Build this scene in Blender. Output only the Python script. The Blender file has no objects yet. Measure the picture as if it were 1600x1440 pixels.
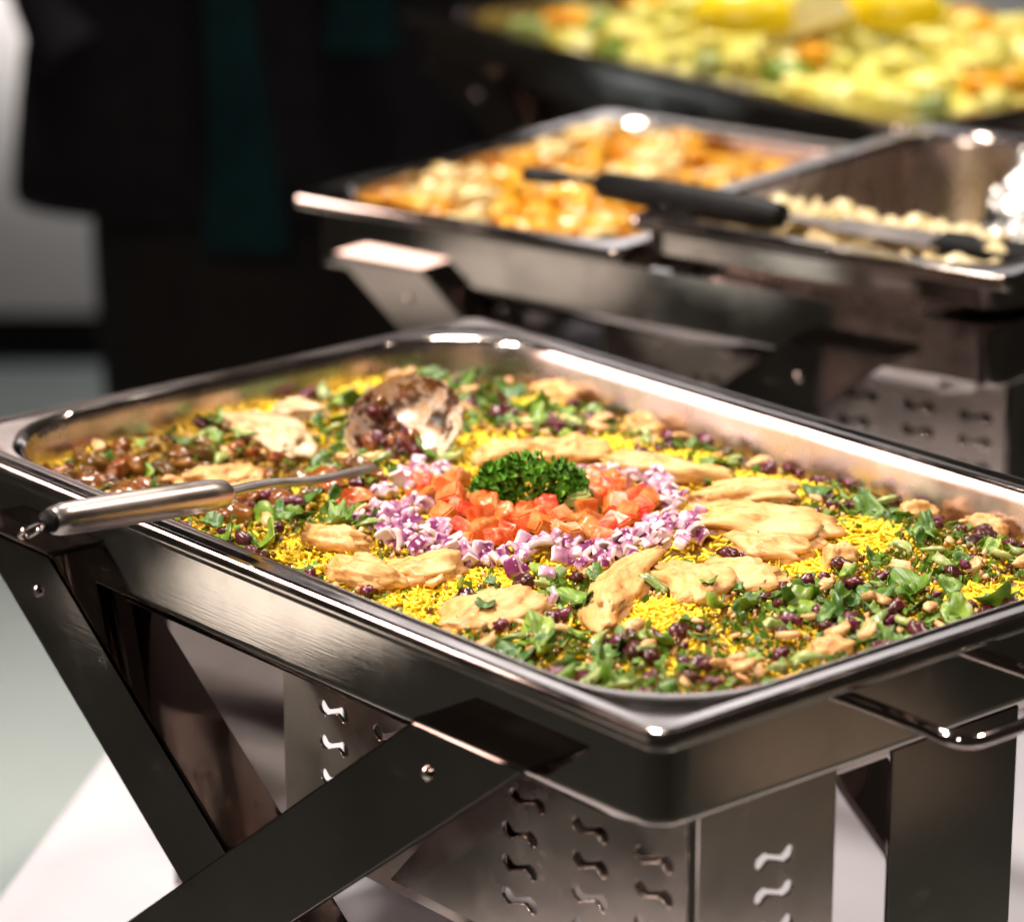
import bpy, bmesh, math, random
import numpy as np
from mathutils import Vector, Matrix, Quaternion, noise as mnoise

R = math.radians
rnd = random.Random(7)
scn = bpy.context.scene
col = scn.collection

# ------------------------------------------------------------------ camera
RIM = 1.03          # height of the chafing dish rims
TAB = 0.75          # table top
cam_d = bpy.data.cameras.new('camera')
cam = bpy.data.objects.new('camera', cam_d)
col.objects.link(cam)
CAM = Vector((0.8552, -0.8116, 0.4715 + RIM))
yaw, pit = R(139.23), R(17.11)
FW = Vector((math.cos(yaw)*math.cos(pit), math.sin(yaw)*math.cos(pit), -math.sin(pit)))
cam.location = CAM
cam.rotation_euler = FW.to_track_quat('-Z', 'Y').to_euler()
cam_d.sensor_width = 36
cam_d.lens = 5200/1600*36
cam_d.clip_start = 0.05
cam_d.clip_end = 60
cam_d.dof.use_dof = True
cam_d.dof.focus_distance = 1.49
cam_d.dof.aperture_fstop = 5.8
scn.camera = cam

# ------------------------------------------------------------------ world, lamps and added lights
w = bpy.data.worlds.new('World'); scn.world = w; w.use_nodes = True
bg = w.node_tree.nodes['Background']
bg.inputs[0].default_value = (1.0, 0.80, 0.66, 1)
bg.inputs[1].default_value = 0.024

def area(name, loc, tgt, power, sx, sy=None, colr=(1, .86, .7), shape='RECTANGLE', spread=180):
    l = bpy.data.lights.new(name, 'AREA')
    l.shape = shape; l.size = sx
    if shape in ('RECTANGLE', 'ELLIPSE'): l.size_y = sy or sx
    l.energy = power; l.color = colr; l.spread = R(spread)
    o = bpy.data.objects.new(name, l); col.objects.link(o)
    o.location = loc
    o.rotation_euler = (Vector(tgt) - Vector(loc)).to_track_quat('-Z', 'Y').to_euler()
    return o

PC = (-0.27, 0.18, RIM)
WARM = (1, .86, .70)
def spot(name, loc, tgt, power, angle, colr, blend=.35, rad=.04):
    l = bpy.data.lights.new(name, 'SPOT'); l.energy = power; l.color = colr
    l.spot_size = R(angle); l.spot_blend = blend; l.shadow_soft_size = rad
    o = bpy.data.objects.new(name, l); col.objects.link(o); o.location = loc
    o.rotation_euler = (Vector(tgt) - Vector(loc)).to_track_quat('-Z', 'Y').to_euler()
    return o
area('ceiling_lamp_key', (-0.95, -0.55, 2.75), PC, 6.0, .22, shape='DISK', colr=(1, .90, .80), spread=50)
area('ceiling_lamp_back', (-1.35, 1.05, 2.75), (-.8, .8, RIM), 11, .24, shape='DISK', colr=(1, .90, .80), spread=80)
area('ceiling_lamp_right', (-0.06, 1.45, 2.75), (-.3, .4, RIM), 6, .24, shape='DISK', colr=(1, .84, .72), spread=80)
area('rim_light_front', (0.9, -1.5, 2.75), (-.3, .3, RIM), 5, .24, shape='DISK', colr=(1, .84, .72), spread=60)  # added behind the camera to brighten the pan lips and near rim
area('soft_light_side', (-2.6, -1.9, 1.45), (-.4, .1, 1.0), 6, .9, .9, colr=(1, .74, .66), spread=60)  # added soft source, mirrored warm in the far inner pan wall
area('ceiling_lamp_aisle', (-2.1, 0.95, 2.8), (-2.1, 1.0, 0), 5.5, .3, shape='DISK', colr=(1, .94, .88), spread=48)
spot('reflection_spot_near', (-2.60, -1.85, 2.8), (-2.60, -1.82, 0), 1500, 14, (1, .80, .74), .6)  # added floor pool, mirrored as the bright patch on the near skirt
spot('reflection_spot_mid_skirt', (-2.5, -3.15, 2.8), (-2.5, -3.15, 0), 800, 16, (1, .78, .72), .6)  # added floor pool for a pale gradient on the middle stand's skirt
spot('reflection_spot_mid_rim', (-2.0, -3.66, 2.8), (-2.0, -3.66, 0), 1300, 13, (1, .88, .84), .5)  # added floor pool that brightens the raised half pan's front rim
spot('reflection_spot_short_side', (1.74, 1.80, 2.8), (1.74, 1.80, 0), 150, 14, (1, .62, .46), .9)  # added warm floor pool, gives the near short side a brown reflection
spot('reflection_spot_far', (-5.75, -2.6, 2.8), (-5.75, -2.6, 0), 1300, 18, (.86, .90, 1), .5)  # added bluish floor pool to light the farthest rim by reflection
area('wall_fill', (-2.95, 1.65, 1.35), (-3.81, 2.3, .95), 8, .3, shape='DISK', colr=(1, .95, .92), spread=54)  # added unseen light that brightens the visible piece of wall
area('wall_fill_high', (-2.9, 1.8, 1.7), (-3.75, 2.3, 2.1), 8, .3, shape='DISK', colr=(1, .90, .88), spread=90)  # added so a lit upper wall reflects in the near pan's flange
area('wall_fill_far', (-2.35, 2.2, 2.1), (-3.2, 2.85, 1.55), 15, .3, shape='DISK', colr=(.90, .93, 1.0), spread=100)  # added to light the wall that the middle and farthest rims reflect

scn.view_settings.view_transform = 'Standard'
scn.view_settings.look = 'None'
scn.view_settings.exposure = -0.1
scn.view_settings.gamma = 1
scn.view_settings.use_curve_mapping = False
scn.render.engine = 'CYCLES'
scn.cycles.use_denoising = True
scn.cycles.max_bounces = 8
scn.cycles.glossy_bounces = 6
scn.cycles.sample_clamp_indirect = 6
scn.cycles.caustics_reflective = True
scn.cycles.blur_glossy = 0.5

# ------------------------------------------------------------------ materials
def mat(name):
    m = bpy.data.materials.new(name); m.use_nodes = True
    nt = m.node_tree
    return m, nt, nt.nodes['Principled BSDF']

def N(nt, t, **kw):
    n = nt.nodes.new(t)
    for k, v in kw.items():
        if k.startswith('i_'): n.inputs[int(k[2:])].default_value = v
        else: setattr(n, k, v)
    return n

def ramp(nt, src, stops):
    r = nt.nodes.new('ShaderNodeValToRGB')
    e = r.color_ramp.elements
    while len(e) < len(stops): e.new(0.5)
    for el, (p, c) in zip(e, stops):
        el.position = p; el.color = (*c, 1)
    nt.links.new(src, r.inputs[0])
    return r.outputs[0]

def noise(nt, scale, detail=3, rough=.55, coord='Object', vec=None):
    tc = nt.nodes.new('ShaderNodeTexCoord')
    n = nt.nodes.new('ShaderNodeTexNoise')
    n.inputs['Scale'].default_value = scale; n.inputs['Detail'].default_value = detail
    n.inputs['Roughness'].default_value = rough
    src = tc.outputs[coord]
    if vec:
        mp = nt.nodes.new('ShaderNodeMapping'); mp.inputs['Scale'].default_value = vec
        nt.links.new(src, mp.inputs[0]); src = mp.outputs[0]
    nt.links.new(src, n.inputs['Vector'])
    return n.outputs['Fac']

def bump(nt, b, src, strength, dist=.001):
    n = nt.nodes.new('ShaderNodeBump')
    n.inputs['Strength'].default_value = strength; n.inputs['Distance'].default_value = dist
    nt.links.new(src, n.inputs['Height']); nt.links.new(n.outputs[0], b.inputs['Normal'])

def steel(name, base=(.60, .555, .52), r0=.1, r1=.26, brush=None):
    m, nt, b = mat(name)
    b.inputs['Metallic'].default_value = 1
    sm = noise(nt, 22, 5, .6)
    mr = N(nt, 'ShaderNodeMapRange'); nt.links.new(sm, mr.inputs[0])
    mr.inputs[1].default_value = .35; mr.inputs[2].default_value = .7
    mr.inputs[3].default_value = r0; mr.inputs[4].default_value = r1
    spots = noise(nt, 45, 6, .6)                      # water spots and finger smears
    ms = N(nt, 'ShaderNodeMapRange'); nt.links.new(spots, ms.inputs[0])
    ms.inputs[1].default_value = .62; ms.inputs[2].default_value = .80; ms.inputs[3].default_value = 0; ms.inputs[4].default_value = .12
    ad = N(nt, 'ShaderNodeMath', operation='ADD'); nt.links.new(mr.outputs[0], ad.inputs[0]); nt.links.new(ms.outputs[0], ad.inputs[1])
    nt.links.new(ad.outputs[0], b.inputs['Roughness'])
    dark = tuple(x*.78 for x in base)
    nt.links.new(ramp(nt, noise(nt, 9, 5, .65), [(.35, dark), (.65, base)]), b.inputs['Base Color'])
    bump(nt, b, noise(nt, 60, 4, .6, vec=brush or (.6, .6, 14)), .06 if brush else .02, .0006)
    return m

M = {}
M['pan'] = steel('pan_steel', (.68, .595, .55), .06, .16)
M['frame'] = steel('frame_steel', (.60, .535, .495), .03, .10)
M['leg'] = steel('leg_steel', (.40, .35, .325), .03, .09)
M['brushed'] = steel('brushed_steel', (.56, .50, .47), .28, .42, (1, 40, 40))
m, nt, b = mat('used_spoon'); M['bowl'] = m
f1 = noise(nt, 70, 5, .65)
c = ramp(nt, f1, [(.36, (.66, .60, .56)), (.45, (.30, .13, .04)), (.52, (.74, .62, .52)), (.60, (.60, .33, .14)), (.70, (.82, .72, .58))])
nt.links.new(c, b.inputs['Base Color'])
mr = N(nt, 'ShaderNodeMapRange'); nt.links.new(f1, mr.inputs[0]); mr.inputs[1].default_value = .44; mr.inputs[2].default_value = .52; mr.inputs[3].default_value = 1; mr.inputs[4].default_value = 0
nt.links.new(mr.outputs[0], b.inputs['Metallic']); b.inputs['Roughness'].default_value = .28
M['guard'] = steel('guard_steel', (.58, .50, .45), .16, .30)
M['lid'] = steel('satin_steel', (.74, .64, .54), .28, .42)
M['inner'] = steel('pan_inside', (.70, .60, .56), .20, .34)
M['foil'] = steel('foil', (.36, .345, .335), .22, .40)

def stuffmat(name, stops, scale, rough=.45, sss=.0, spec=.5, rand=.0, coord='Object', bmp=.0, bscale=200, detail=3):
    m, nt, b = mat(name)
    c = ramp(nt, noise(nt, scale, detail, .6, coord), stops)
    if rand:
        oi = nt.nodes.new('ShaderNodeObjectInfo')
        hs = nt.nodes.new('ShaderNodeHueSaturation')
        mr = N(nt, 'ShaderNodeMapRange'); nt.links.new(oi.outputs['Random'], mr.inputs[0])
        mr.inputs[3].default_value = 1-rand; mr.inputs[4].default_value = 1+rand
        nt.links.new(mr.outputs[0], hs.inputs['Value'])
        mr2 = N(nt, 'ShaderNodeMapRange'); nt.links.new(oi.outputs['Random'], mr2.inputs[0])
        mr2.inputs[3].default_value = .5+rand*.06; mr2.inputs[4].default_value = .5-rand*.06
        nt.links.new(mr2.outputs[0], hs.inputs['Hue'])
        nt.links.new(c, hs.inputs['Color']); c = hs.outputs[0]
    nt.links.new(c, b.inputs['Base Color'])
    b.inputs['Roughness'].default_value = rough
    b.inputs['Specular IOR Level'].default_value = spec
    if sss:
        b.inputs['Subsurface Weight'].default_value = sss
        b.inputs['Subsurface Radius'].default_value = (1, .5, .25)
        b.inputs['Subsurface Scale'].default_value = .002
    if bmp: bump(nt, b, noise(nt, bscale, 4, .6, coord), bmp, .0006)
    return m

M['rice'] = stuffmat('yellow_rice', [(.25, (.78, .47, .010)), (.5, (.88, .63, .012)), (.75, (.92, .74, .10))], 260, .4, .15)
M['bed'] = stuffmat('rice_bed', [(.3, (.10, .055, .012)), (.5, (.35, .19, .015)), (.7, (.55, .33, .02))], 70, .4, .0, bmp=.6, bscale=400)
def chickmat(name, stops):
    m, nt, b = mat(name)
    f1 = noise(nt, 95, 6, .68, vec=(.6, 1, 1)); f2 = noise(nt, 420, 3, .6, vec=(.3, 1, 1))
    mx = N(nt, 'ShaderNodeMath', operation='MULTIPLY_ADD'); nt.links.new(f2, mx.inputs[0]); mx.inputs[1].default_value = .35
    sb = N(nt, 'ShaderNodeMath', operation='SUBTRACT'); nt.links.new(f1, sb.inputs[0]); sb.inputs[1].default_value = .17
    nt.links.new(sb.outputs[0], mx.inputs[2])
    nt.links.new(ramp(nt, mx.outputs[0], stops), b.inputs['Base Color'])
    b.inputs['Roughness'].default_value = .45
    b.inputs['Subsurface Weight'].default_value = .12; b.inputs['Subsurface Radius'].default_value = (1, .5, .25); b.inputs['Subsurface Scale'].default_value = .002
    bump(nt, b, mx.outputs[0], .55, .0012)
    return m
M['chicken'] = chickmat('chicken', [(.28, (.20, .065, .015)), (.36, (.46, .20, .05)), (.46, (.62, .32, .10)), (.58, (.68, .38, .14)), (.72, (.74, .47, .20))])
M['pale_chicken'] = chickmat('pale_chicken', [(.30, (.24, .10, .03)), (.42, (.48, .29, .13)), (.55, (.60, .43, .25)), (.68, (.68, .54, .36))])
M['tomato'] = stuffmat('tomato', [(.3, (.55, .06, .012)), (.48, (.70, .14, .03)), (.62, (.77, .26, .10)), (.8, (.82, .42, .25))], 190, .3, .3, rand=.35, bmp=.5, bscale=330)
M['green'] = stuffmat('herb_leaf', [(.3, (.038, .10, .006)), (.55, (.10, .205, .012)), (.8, (.25, .37, .06))], 150, .42, 0, rand=.5)
M['parsley'] = stuffmat('parsley_leaf', [(.3, (.04, .13, .006)), (.55, (.09, .25, .012)), (.8, (.20, .42, .04))], 120, .5, spec=.3)
M['bean'] = stuffmat('dark_bean', [(.3, (.040, .005, .008)), (.6, (.10, .012, .018)), (.85, (.19, .03, .035))], 150, .3, 0, rand=.4)
M['celery'] = stuffmat('pale_green', [(.3, (.16, .24, .05)), (.6, (.36, .42, .14)), (.8, (.58, .60, .32))], 130, .3, .1, rand=.2)
M['nut'] = stuffmat('nut', [(.3, (.48, .24, .08)), (.6, (.68, .42, .18)), (.85, (.80, .60, .34))], 130, .4, .1, rand=.2)
M['brown'] = stuffmat('braised_meat', [(.3, (.05, .016, .004)), (.55, (.20, .075, .012)), (.8, (.42, .18, .03))], 90, .2, 0, rand=.35, bmp=.4, bscale=250)
M['black'] = stuffmat('black_plastic', [(.3, (.004, .004, .0045)), (.7, (.007, .007, .0075))], 40, .5, spec=.12)
M['curry_y'] = stuffmat('yellow_curry', [(.3, (.62, .24, .006)), (.55, (.84, .44, .012)), (.8, (.88, .60, .08))], 60, .3, .1, rand=.15)
M['curry_o'] = stuffmat('orange_curry', [(.3, (.42, .17, .006)), (.55, (.74, .38, .02)), (.8, (.84, .56, .10))], 40, .3, .1, rand=.15)
M['curry_w'] = stuffmat('cauliflower', [(.3, (.60, .40, .10)), (.6, (.80, .67, .34)), (.85, (.86, .79, .54))], 60, .35, .1, rand=.1, bmp=.5)
M['salad'] = stuffmat('pale_yellow_salad', [(.3, (.66, .60, .08)), (.55, (.84, .77, .20)), (.8, (.88, .83, .40))], 60, .35, .1, rand=.15)
M['noodle'] = stuffmat('cream_pasta', [(.3, (.50, .38, .16)), (.6, (.72, .60, .34)), (.85, (.80, .72, .50))], 60, .35, .1, rand=.15)
M['olive'] = stuffmat('olive', [(.3, (.012, .01, .008)), (.7, (.05, .03, .02))], 60, .2)
M['lemon_skin'] = stuffmat('lemon_skin', [(.3, (.86, .62, .005)), (.7, (.90, .72, .01))], 80, .35, .1)
M['lemon_flesh'] = stuffmat('lemon_flesh', [(.3, (.80, .70, .20)), (.7, (.86, .80, .46))], 60, .25, .2)

# red onion: white-lilac flesh with a purple skin side (the +Z face of each dice) 
m, nt, b = mat('red_onion'); M['onion'] = m
tc = nt.nodes.new('ShaderNodeTexCoord'); sep = nt.nodes.new('ShaderNodeSeparateXYZ')
nt.links.new(tc.outputs['Object'], sep.inputs[0])
mr = N(nt, 'ShaderNodeMapRange'); nt.links.new(sep.outputs[2], mr.inputs[0])
mr.inputs[1].default_value = -.0016; mr.inputs[2].default_value = .0018
nn = noise(nt, 300, 2); ad = N(nt, 'ShaderNodeMath', operation='MULTIPLY_ADD')
nt.links.new(nn, ad.inputs[0]); ad.inputs[1].default_value = .5; nt.links.new(mr.outputs[0], ad.inputs[2])
oi = nt.nodes.new('ShaderNodeObjectInfo')
ad2 = N(nt, 'ShaderNodeMath', operation='MULTIPLY_ADD'); nt.links.new(oi.outputs['Random'], ad2.inputs[0])
ad2.inputs[1].default_value = .45; nt.links.new(ad.outputs[0], ad2.inputs[2])
sb = N(nt, 'ShaderNodeMath', operation='SUBTRACT'); nt.links.new(ad2.outputs[0], sb.inputs[0]); sb.inputs[1].default_value = .38
c = ramp(nt, sb.outputs[0], [(.2, (.74, .61, .60)), (.6, (.62, .40, .48)), (.85, (.40, .16, .28)), (1, (.16, .025, .10))])
nt.links.new(c, b.inputs['Base Color']); b.inputs['Roughness'].default_value = .22
b.inputs['Subsurface Weight'].default_value = .15; b.inputs['Subsurface Scale'].default_value = .002

def plain(name, stops, scale, rough, **k):
    return stuffmat(name, stops, scale, rough, **k)
M['cloth'] = plain('white_tablecloth', [(.3, (.44, .445, .49)), (.7, (.50, .505, .55))], 6, .85, spec=.2, bmp=.15, bscale=900)
M['floor'] = plain('pale_floor', [(.3, (.47, .54, .50)), (.7, (.54, .60, .56))], 1.3, .3, spec=.4)
M['wall'] = plain('wall_paint', [(.3, (.55, .52, .50)), (.7, (.60, .57, .55))], .8, .9)
M['base'] = plain('skirting', [(.3, (.006, .005, .0045)), (.7, (.009, .0075, .007))], 3, .8, spec=.1)
M['jacket'] = plain('black_wool', [(.3, (.004, .0032, .0045)), (.7, (.008, .0064, .0085))], 40, .9, spec=.15)
M['trouser'] = plain('dark_brown_cloth', [(.3, (.009, .0070, .0066)), (.7, (.013, .0105, .010))], 40, .9, spec=.15)
M['scarf'] = plain('teal_scarf', [(.3, (.001, .012, .014)), (.7, (.002, .019, .022))], 30, .9, spec=.15)
M['skin'] = plain('skin', [(.3, (.42, .25, .17)), (.7, (.52, .32, .23))], 30, .5)
M['hair'] = plain('hair', [(.3, (.015, .01, .008)), (.7, (.03, .02, .015))], 60, .5)

# ------------------------------------------------------------------ helpers
def link(name, me, m=None, parent=None, loc=None, rot=None, smooth=True):
    o = bpy.data.objects.new(name, me); col.objects.link(o)
    if m is not None and not me.materials: me.materials.append(m)
    if parent: o.parent = parent
    if loc is not None: o.location = loc
    if rot is not None: o.rotation_euler = rot
    return o

def mesh(name, v, f, smooth=True):
    me = bpy.data.meshes.new(name); me.from_pydata([tuple(p) for p in v], [], [tuple(q) for q in f]); me.update()
    if smooth: me.polygons.foreach_set('use_smooth', [True]*len(me.polygons))
    return me

def tag(o, label=None, cat=None, group=None, kind=None):
    if label: o['label'] = label
    if cat: o['category'] = cat
    if group: o['group'] = group
    if kind: o['kind'] = kind
    return o

def empty(name, loc, rz=0):
    o = bpy.data.objects.new(name, None); col.objects.link(o)
    o.location = loc; o.rotation_euler = (0, 0, rz); o.empty_display_size = .05
    return o

def copy_tree(o, parent=None):
    c = o.copy(); col.objects.link(c); c.parent = parent
    for ch in list(o.children): copy_tree(ch, c)
    return c

def rrect(hx, hy, r, z, k=8):
    r = min(r, hx*.98, hy*.98); pts = []
    for cx, cy, a0 in ((hx-r, hy-r, 0), (-hx+r, hy-r, 90), (-hx+r, -hy+r, 180), (hx-r, -hy+r, 270)):
        for i in range(k+1):
            a = R(a0 + 90*i/k); pts.append((cx+r*math.cos(a), cy+r*math.sin(a), z))
    return pts

def loft(rings, close_first=False, close_last=False, cyclic=False):
    v, f, n = [], [], len(rings[0])
    for rg in rings: v += rg
    L = len(rings)
    for i in range(L if cyclic else L-1):
        a, b2 = i*n, ((i+1) % L)*n
        for j in range(n):
            j2 = (j+1) % n
            f.append((a+j, a+j2, b2+j2, b2+j))
    if close_first: f.append(tuple(reversed(range(n))))
    if close_last: f.append(tuple(range((L-1)*n, L*n)))
    return v, f

def tube(path, rad, k=10, cap=True):
    """tube along points; rad a number or a list"""
    P = [Vector(p) for p in path]; n = len(P)
    rad = rad if isinstance(rad, (list, tuple)) else [rad]*n
    up = Vector((0, 0, 1)); rings = []
    for i, p in enumerate(P):
        t = (P[min(i+1, n-1)] - P[max(i-1, 0)]).normalized()
        s = t.cross(up)
        if s.length < .05: s = t.cross(Vector((1, 0, 0)))
        s.normalize(); u = s.cross(t)
        rr = rad[i] if isinstance(rad[i], (tuple, list)) else (rad[i], rad[i])
        rings.append([tuple(p + s*rr[0]*math.cos(2*math.pi*j/k) + u*rr[1]*math.sin(2*math.pi*j/k)) for j in range(k)])
    return loft(rings, cap, cap)

def smooth_path(pts, n=6):
    P = [Vector(p) for p in pts]; out = []
    for i in range(len(P)-1):
        p0, p1, p2, p3 = P[max(i-1, 0)], P[i], P[i+1], P[min(i+2, len(P)-1)]
        for j in range(n):
            t = j/n
            out.append(.5*((2*p1) + (p2-p0)*t + (2*p0-5*p1+4*p2-p3)*t*t + (3*p1-p0-3*p2+p3)*t**3))
    out.append(P[-1]); return out

def join(*vf):
    v, f = [], []
    for a, b2 in vf:
        o = len(v); v += list(a); f += [tuple(i+o for i in q) for q in b2]
    return v, f

def prism(poly, y0, y1):
    """polygon in the x-z plane extruded from y0 to y1"""
    n = len(poly)
    v = [(x, y0, z) for x, z in poly] + [(x, y1, z) for x, z in poly]
    f = [tuple(range(n)), tuple(reversed(range(n, 2*n)))]
    f += [(i, i+n, (i+1) % n + n, (i+1) % n) for i in range(n)]
    return v, f

def fixed(name, v, f, bevel=0, smooth=True, seg=2, angle=35, sharp=None):
    me = mesh(name, v, f, False)
    bm = bmesh.new(); bm.from_mesh(me)
    bmesh.ops.recalc_face_normals(bm, faces=bm.faces)
    if bevel:
        es = [e for e in bm.edges if len(e.link_faces) == 2 and e.calc_face_angle(0) > R(angle)]
        bmesh.ops.bevel(bm, geom=es, offset=bevel, segments=seg, affect='EDGES', clamp_overlap=True)
    bm.to_mesh(me); bm.free()
    if smooth:
        me.polygons.foreach_set('use_smooth', [True]*len(me.polygons))
        try: me.set_sharp_from_angle(angle=R(sharp or (20 if bevel else 40)))
        except Exception: pass
    return me

# ------------------------------------------------------------------ setting: floor, wall, table
fl = link('floor', mesh('floor', [(-9, -7, 0), (8, -7, 0), (8, 9, 0), (-9, 9, 0)], [(0, 1, 2, 3)]), M['floor']); tag(fl, kind='structure')
fh = Vector((FW.x, FW.y, 0)).normalized(); sh = Vector((fh.y, -fh.x, 0))
wc = Vector((CAM.x, CAM.y, 0)) + fh*5.45
def wallbox(name, d0, d1, z0, z1, m, parent=None):
    v, f = [], [(0, 1, 2, 3), (7, 6, 5, 4), (0, 4, 5, 1), (1, 5, 6, 2), (2, 6, 7, 3), (3, 7, 4, 0)]
    for d in (d0, d1):
        for s, z in ((-5, z0), (5, z0), (5, z1), (-5, z1)):
            p = wc + fh*d + sh*s; v.append((p.x, p.y, z))
    return link(name, fixed(name, v, f, smooth=False), m, parent)
wl = wallbox('wall', 0, .12, 0, 2.9, M['wall']); tag(wl, kind='structure')
wallbox('skirting_board', -.018, -.002, 0.003, .085, M['base'], wl)

td = Vector((-.643, .766, 0)).normalized(); tn = Vector((td.y, -td.x, 0))   # along and across the table
t0 = Vector((-.577, .058, 0))
def tp(s, q, z): p = t0 + td*s + tn*q; return (p.x, p.y, z)
S0, S1, Q1 = -.53, 2.35, .80
# tablecloth: a top sheet with soft creases, rolling over the edge into a folded drape
per = []
def outline(k=10, step=.035):
    r = .02; pts = []
    cs = [(S1-r, Q1-r, 0), (S0+r, Q1-r, 90), (S0+r, r, 180), (S1-r, r, 270)]
    for i, (a, b2, an) in enumerate(cs):
        for j in range(k+1):
            t = R(an+90*j/k); pts.append((a+r*math.cos(t), b2+r*math.sin(t), math.cos(t), math.sin(t)))
        na, nb, _ = cs[(i+1) % 4]
        e = pts[-1]; t = R(an+90)
        sx, sy = na + r*math.cos(t), nb + r*math.sin(t)
        L = math.hypot(sx-e[0], sy-e[1]); n = int(L/step)
        for j in range(1, n): pts.append((e[0]+(sx-e[0])*j/n, e[1]+(sy-e[1])*j/n, e[2], e[3]))
    return pts
ol = outline()
rings = []
for (d, z, fold) in ((-.02, TAB, 0), (-.004, TAB-.0005, 0), (.0, TAB-.004, 0), (.003, TAB-.012, 0), (.008, TAB-.06, .15), (.02, TAB-.2, .6), (.03, TAB-.45, 1), (.035, .02, 1.15)):
    rg = []
    for i, (a, b2, nx, ny) in enumerate(ol):
        fo = fold*(.018*math.sin(i*.9) + .012*math.sin(i*.37+1))
        x, y, _ = tp(a + nx*(d+fo), b2 + ny*(d+fo), 0); rg.append((x, y, z))
    rings.append(rg)
cv, cf = loft(rings)
n0 = len(ol); cv.append(tp((S0+S1)/2, Q1/2, TAB)); ci = len(cv)-1
cf += [(i, ci, (i+1) % n0)[::-1] for i in range(n0)]
tb = empty('buffet_table', tp((S0+S1)/2, Q1/2, 0)); tag(tb, 'long buffet table under the chafing dishes', 'table')
cl = link('tablecloth', fixed('tablecloth', cv, cf), M['cloth'])
tag(cl, 'white tablecloth spread under the chafing dishes', 'tablecloth')
def tbox(a0, a1, q0, q1, z0, z1):
    v = [tp(a, q, z) for z in (z0, z1) for a, q in ((a0, q0), (a1, q0), (a1, q1), (a0, q1))]
    return v, [(3, 2, 1, 0), (4, 5, 6, 7), (0, 1, 5, 4), (1, 2, 6, 5), (2, 3, 7, 6), (3, 0, 4, 7)]
def tpart(name, bx, m):
    o = link(name, fixed(name, *bx, bevel=.003), m, tb); o.location = -tb.location; return o
tpart('tabletop', tbox(S0+.012, S1-.012, .012, Q1-.012, TAB-.035, TAB-.004), M['nut'])
for a in (S0+.08, S1-.08):
    for q in (.08, Q1-.08): tpart('leg', tbox(a-.02, a+.02, q-.02, q+.02, 0.001, TAB-.037), M['black'])

# ------------------------------------------------------------------ chafing dish stand (local: z 0 = table top, z HR = rim)
HR = RIM - TAB
HX, HY = .265, .1775
def ring(d, z, r): return rrect(HX-d, HY-d, r, HR+z)

def slot_poly(cx, cz, L=.0225, flip=1):
    pts = []
    n = 14
    def cen(t): return (cx + L/2*.70*t, cz + flip*.0010*math.sin(math.pi*t))
    def wd(t): return .0015 + .0023*math.exp(-((abs(t)-.9)/.3)**2)
    up = [(cen(-1+2*i/n), wd(-1+2*i/n)) for i in range(n+1)]
    for (x, z), w_ in up: pts.append((x, z+w_))
    x, z = cen(1)
    pts += [(x + wd(1)*math.sin(R(a)), z + wd(1)*math.cos(R(a))) for a in (30, 60, 90, 120, 150)]
    for (x, z), w_ in reversed(up): pts.append((x, z-w_))
    x, z = cen(-1)
    pts += [(x - wd(1)*math.sin(R(a)), z + wd(1)*math.cos(R(a))) for a in (150, 120, 90, 60, 30)]
    return pts

def sheet_with_holes(name, outer, holes, thick=.0012):
    cu = bpy.data.curves.new(name, 'CURVE'); cu.dimensions = '2D'; cu.fill_mode = 'BOTH'
    cu.extrude = thick/2; cu.bevel_depth = .0003; cu.bevel_resolution = 1
    for poly in [outer] + holes:
        s = cu.splines.new('POLY'); s.points.add(len(poly)-1); s.use_cyclic_u = True
        for p, (x, y) in zip(s.points, poly): p.co = (x, y, 0, 1)
    o = bpy.data.objects.new(name, cu); col.objects.link(o)
    dg = bpy.context.evaluated_depsgraph_get(); dg.update()
    me = bpy.data.meshes.new_from_object(o.evaluated_get(dg))
    bpy.data.objects.remove(o); bpy.data.curves.remove(cu)
    me.name = name
    return me

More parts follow.
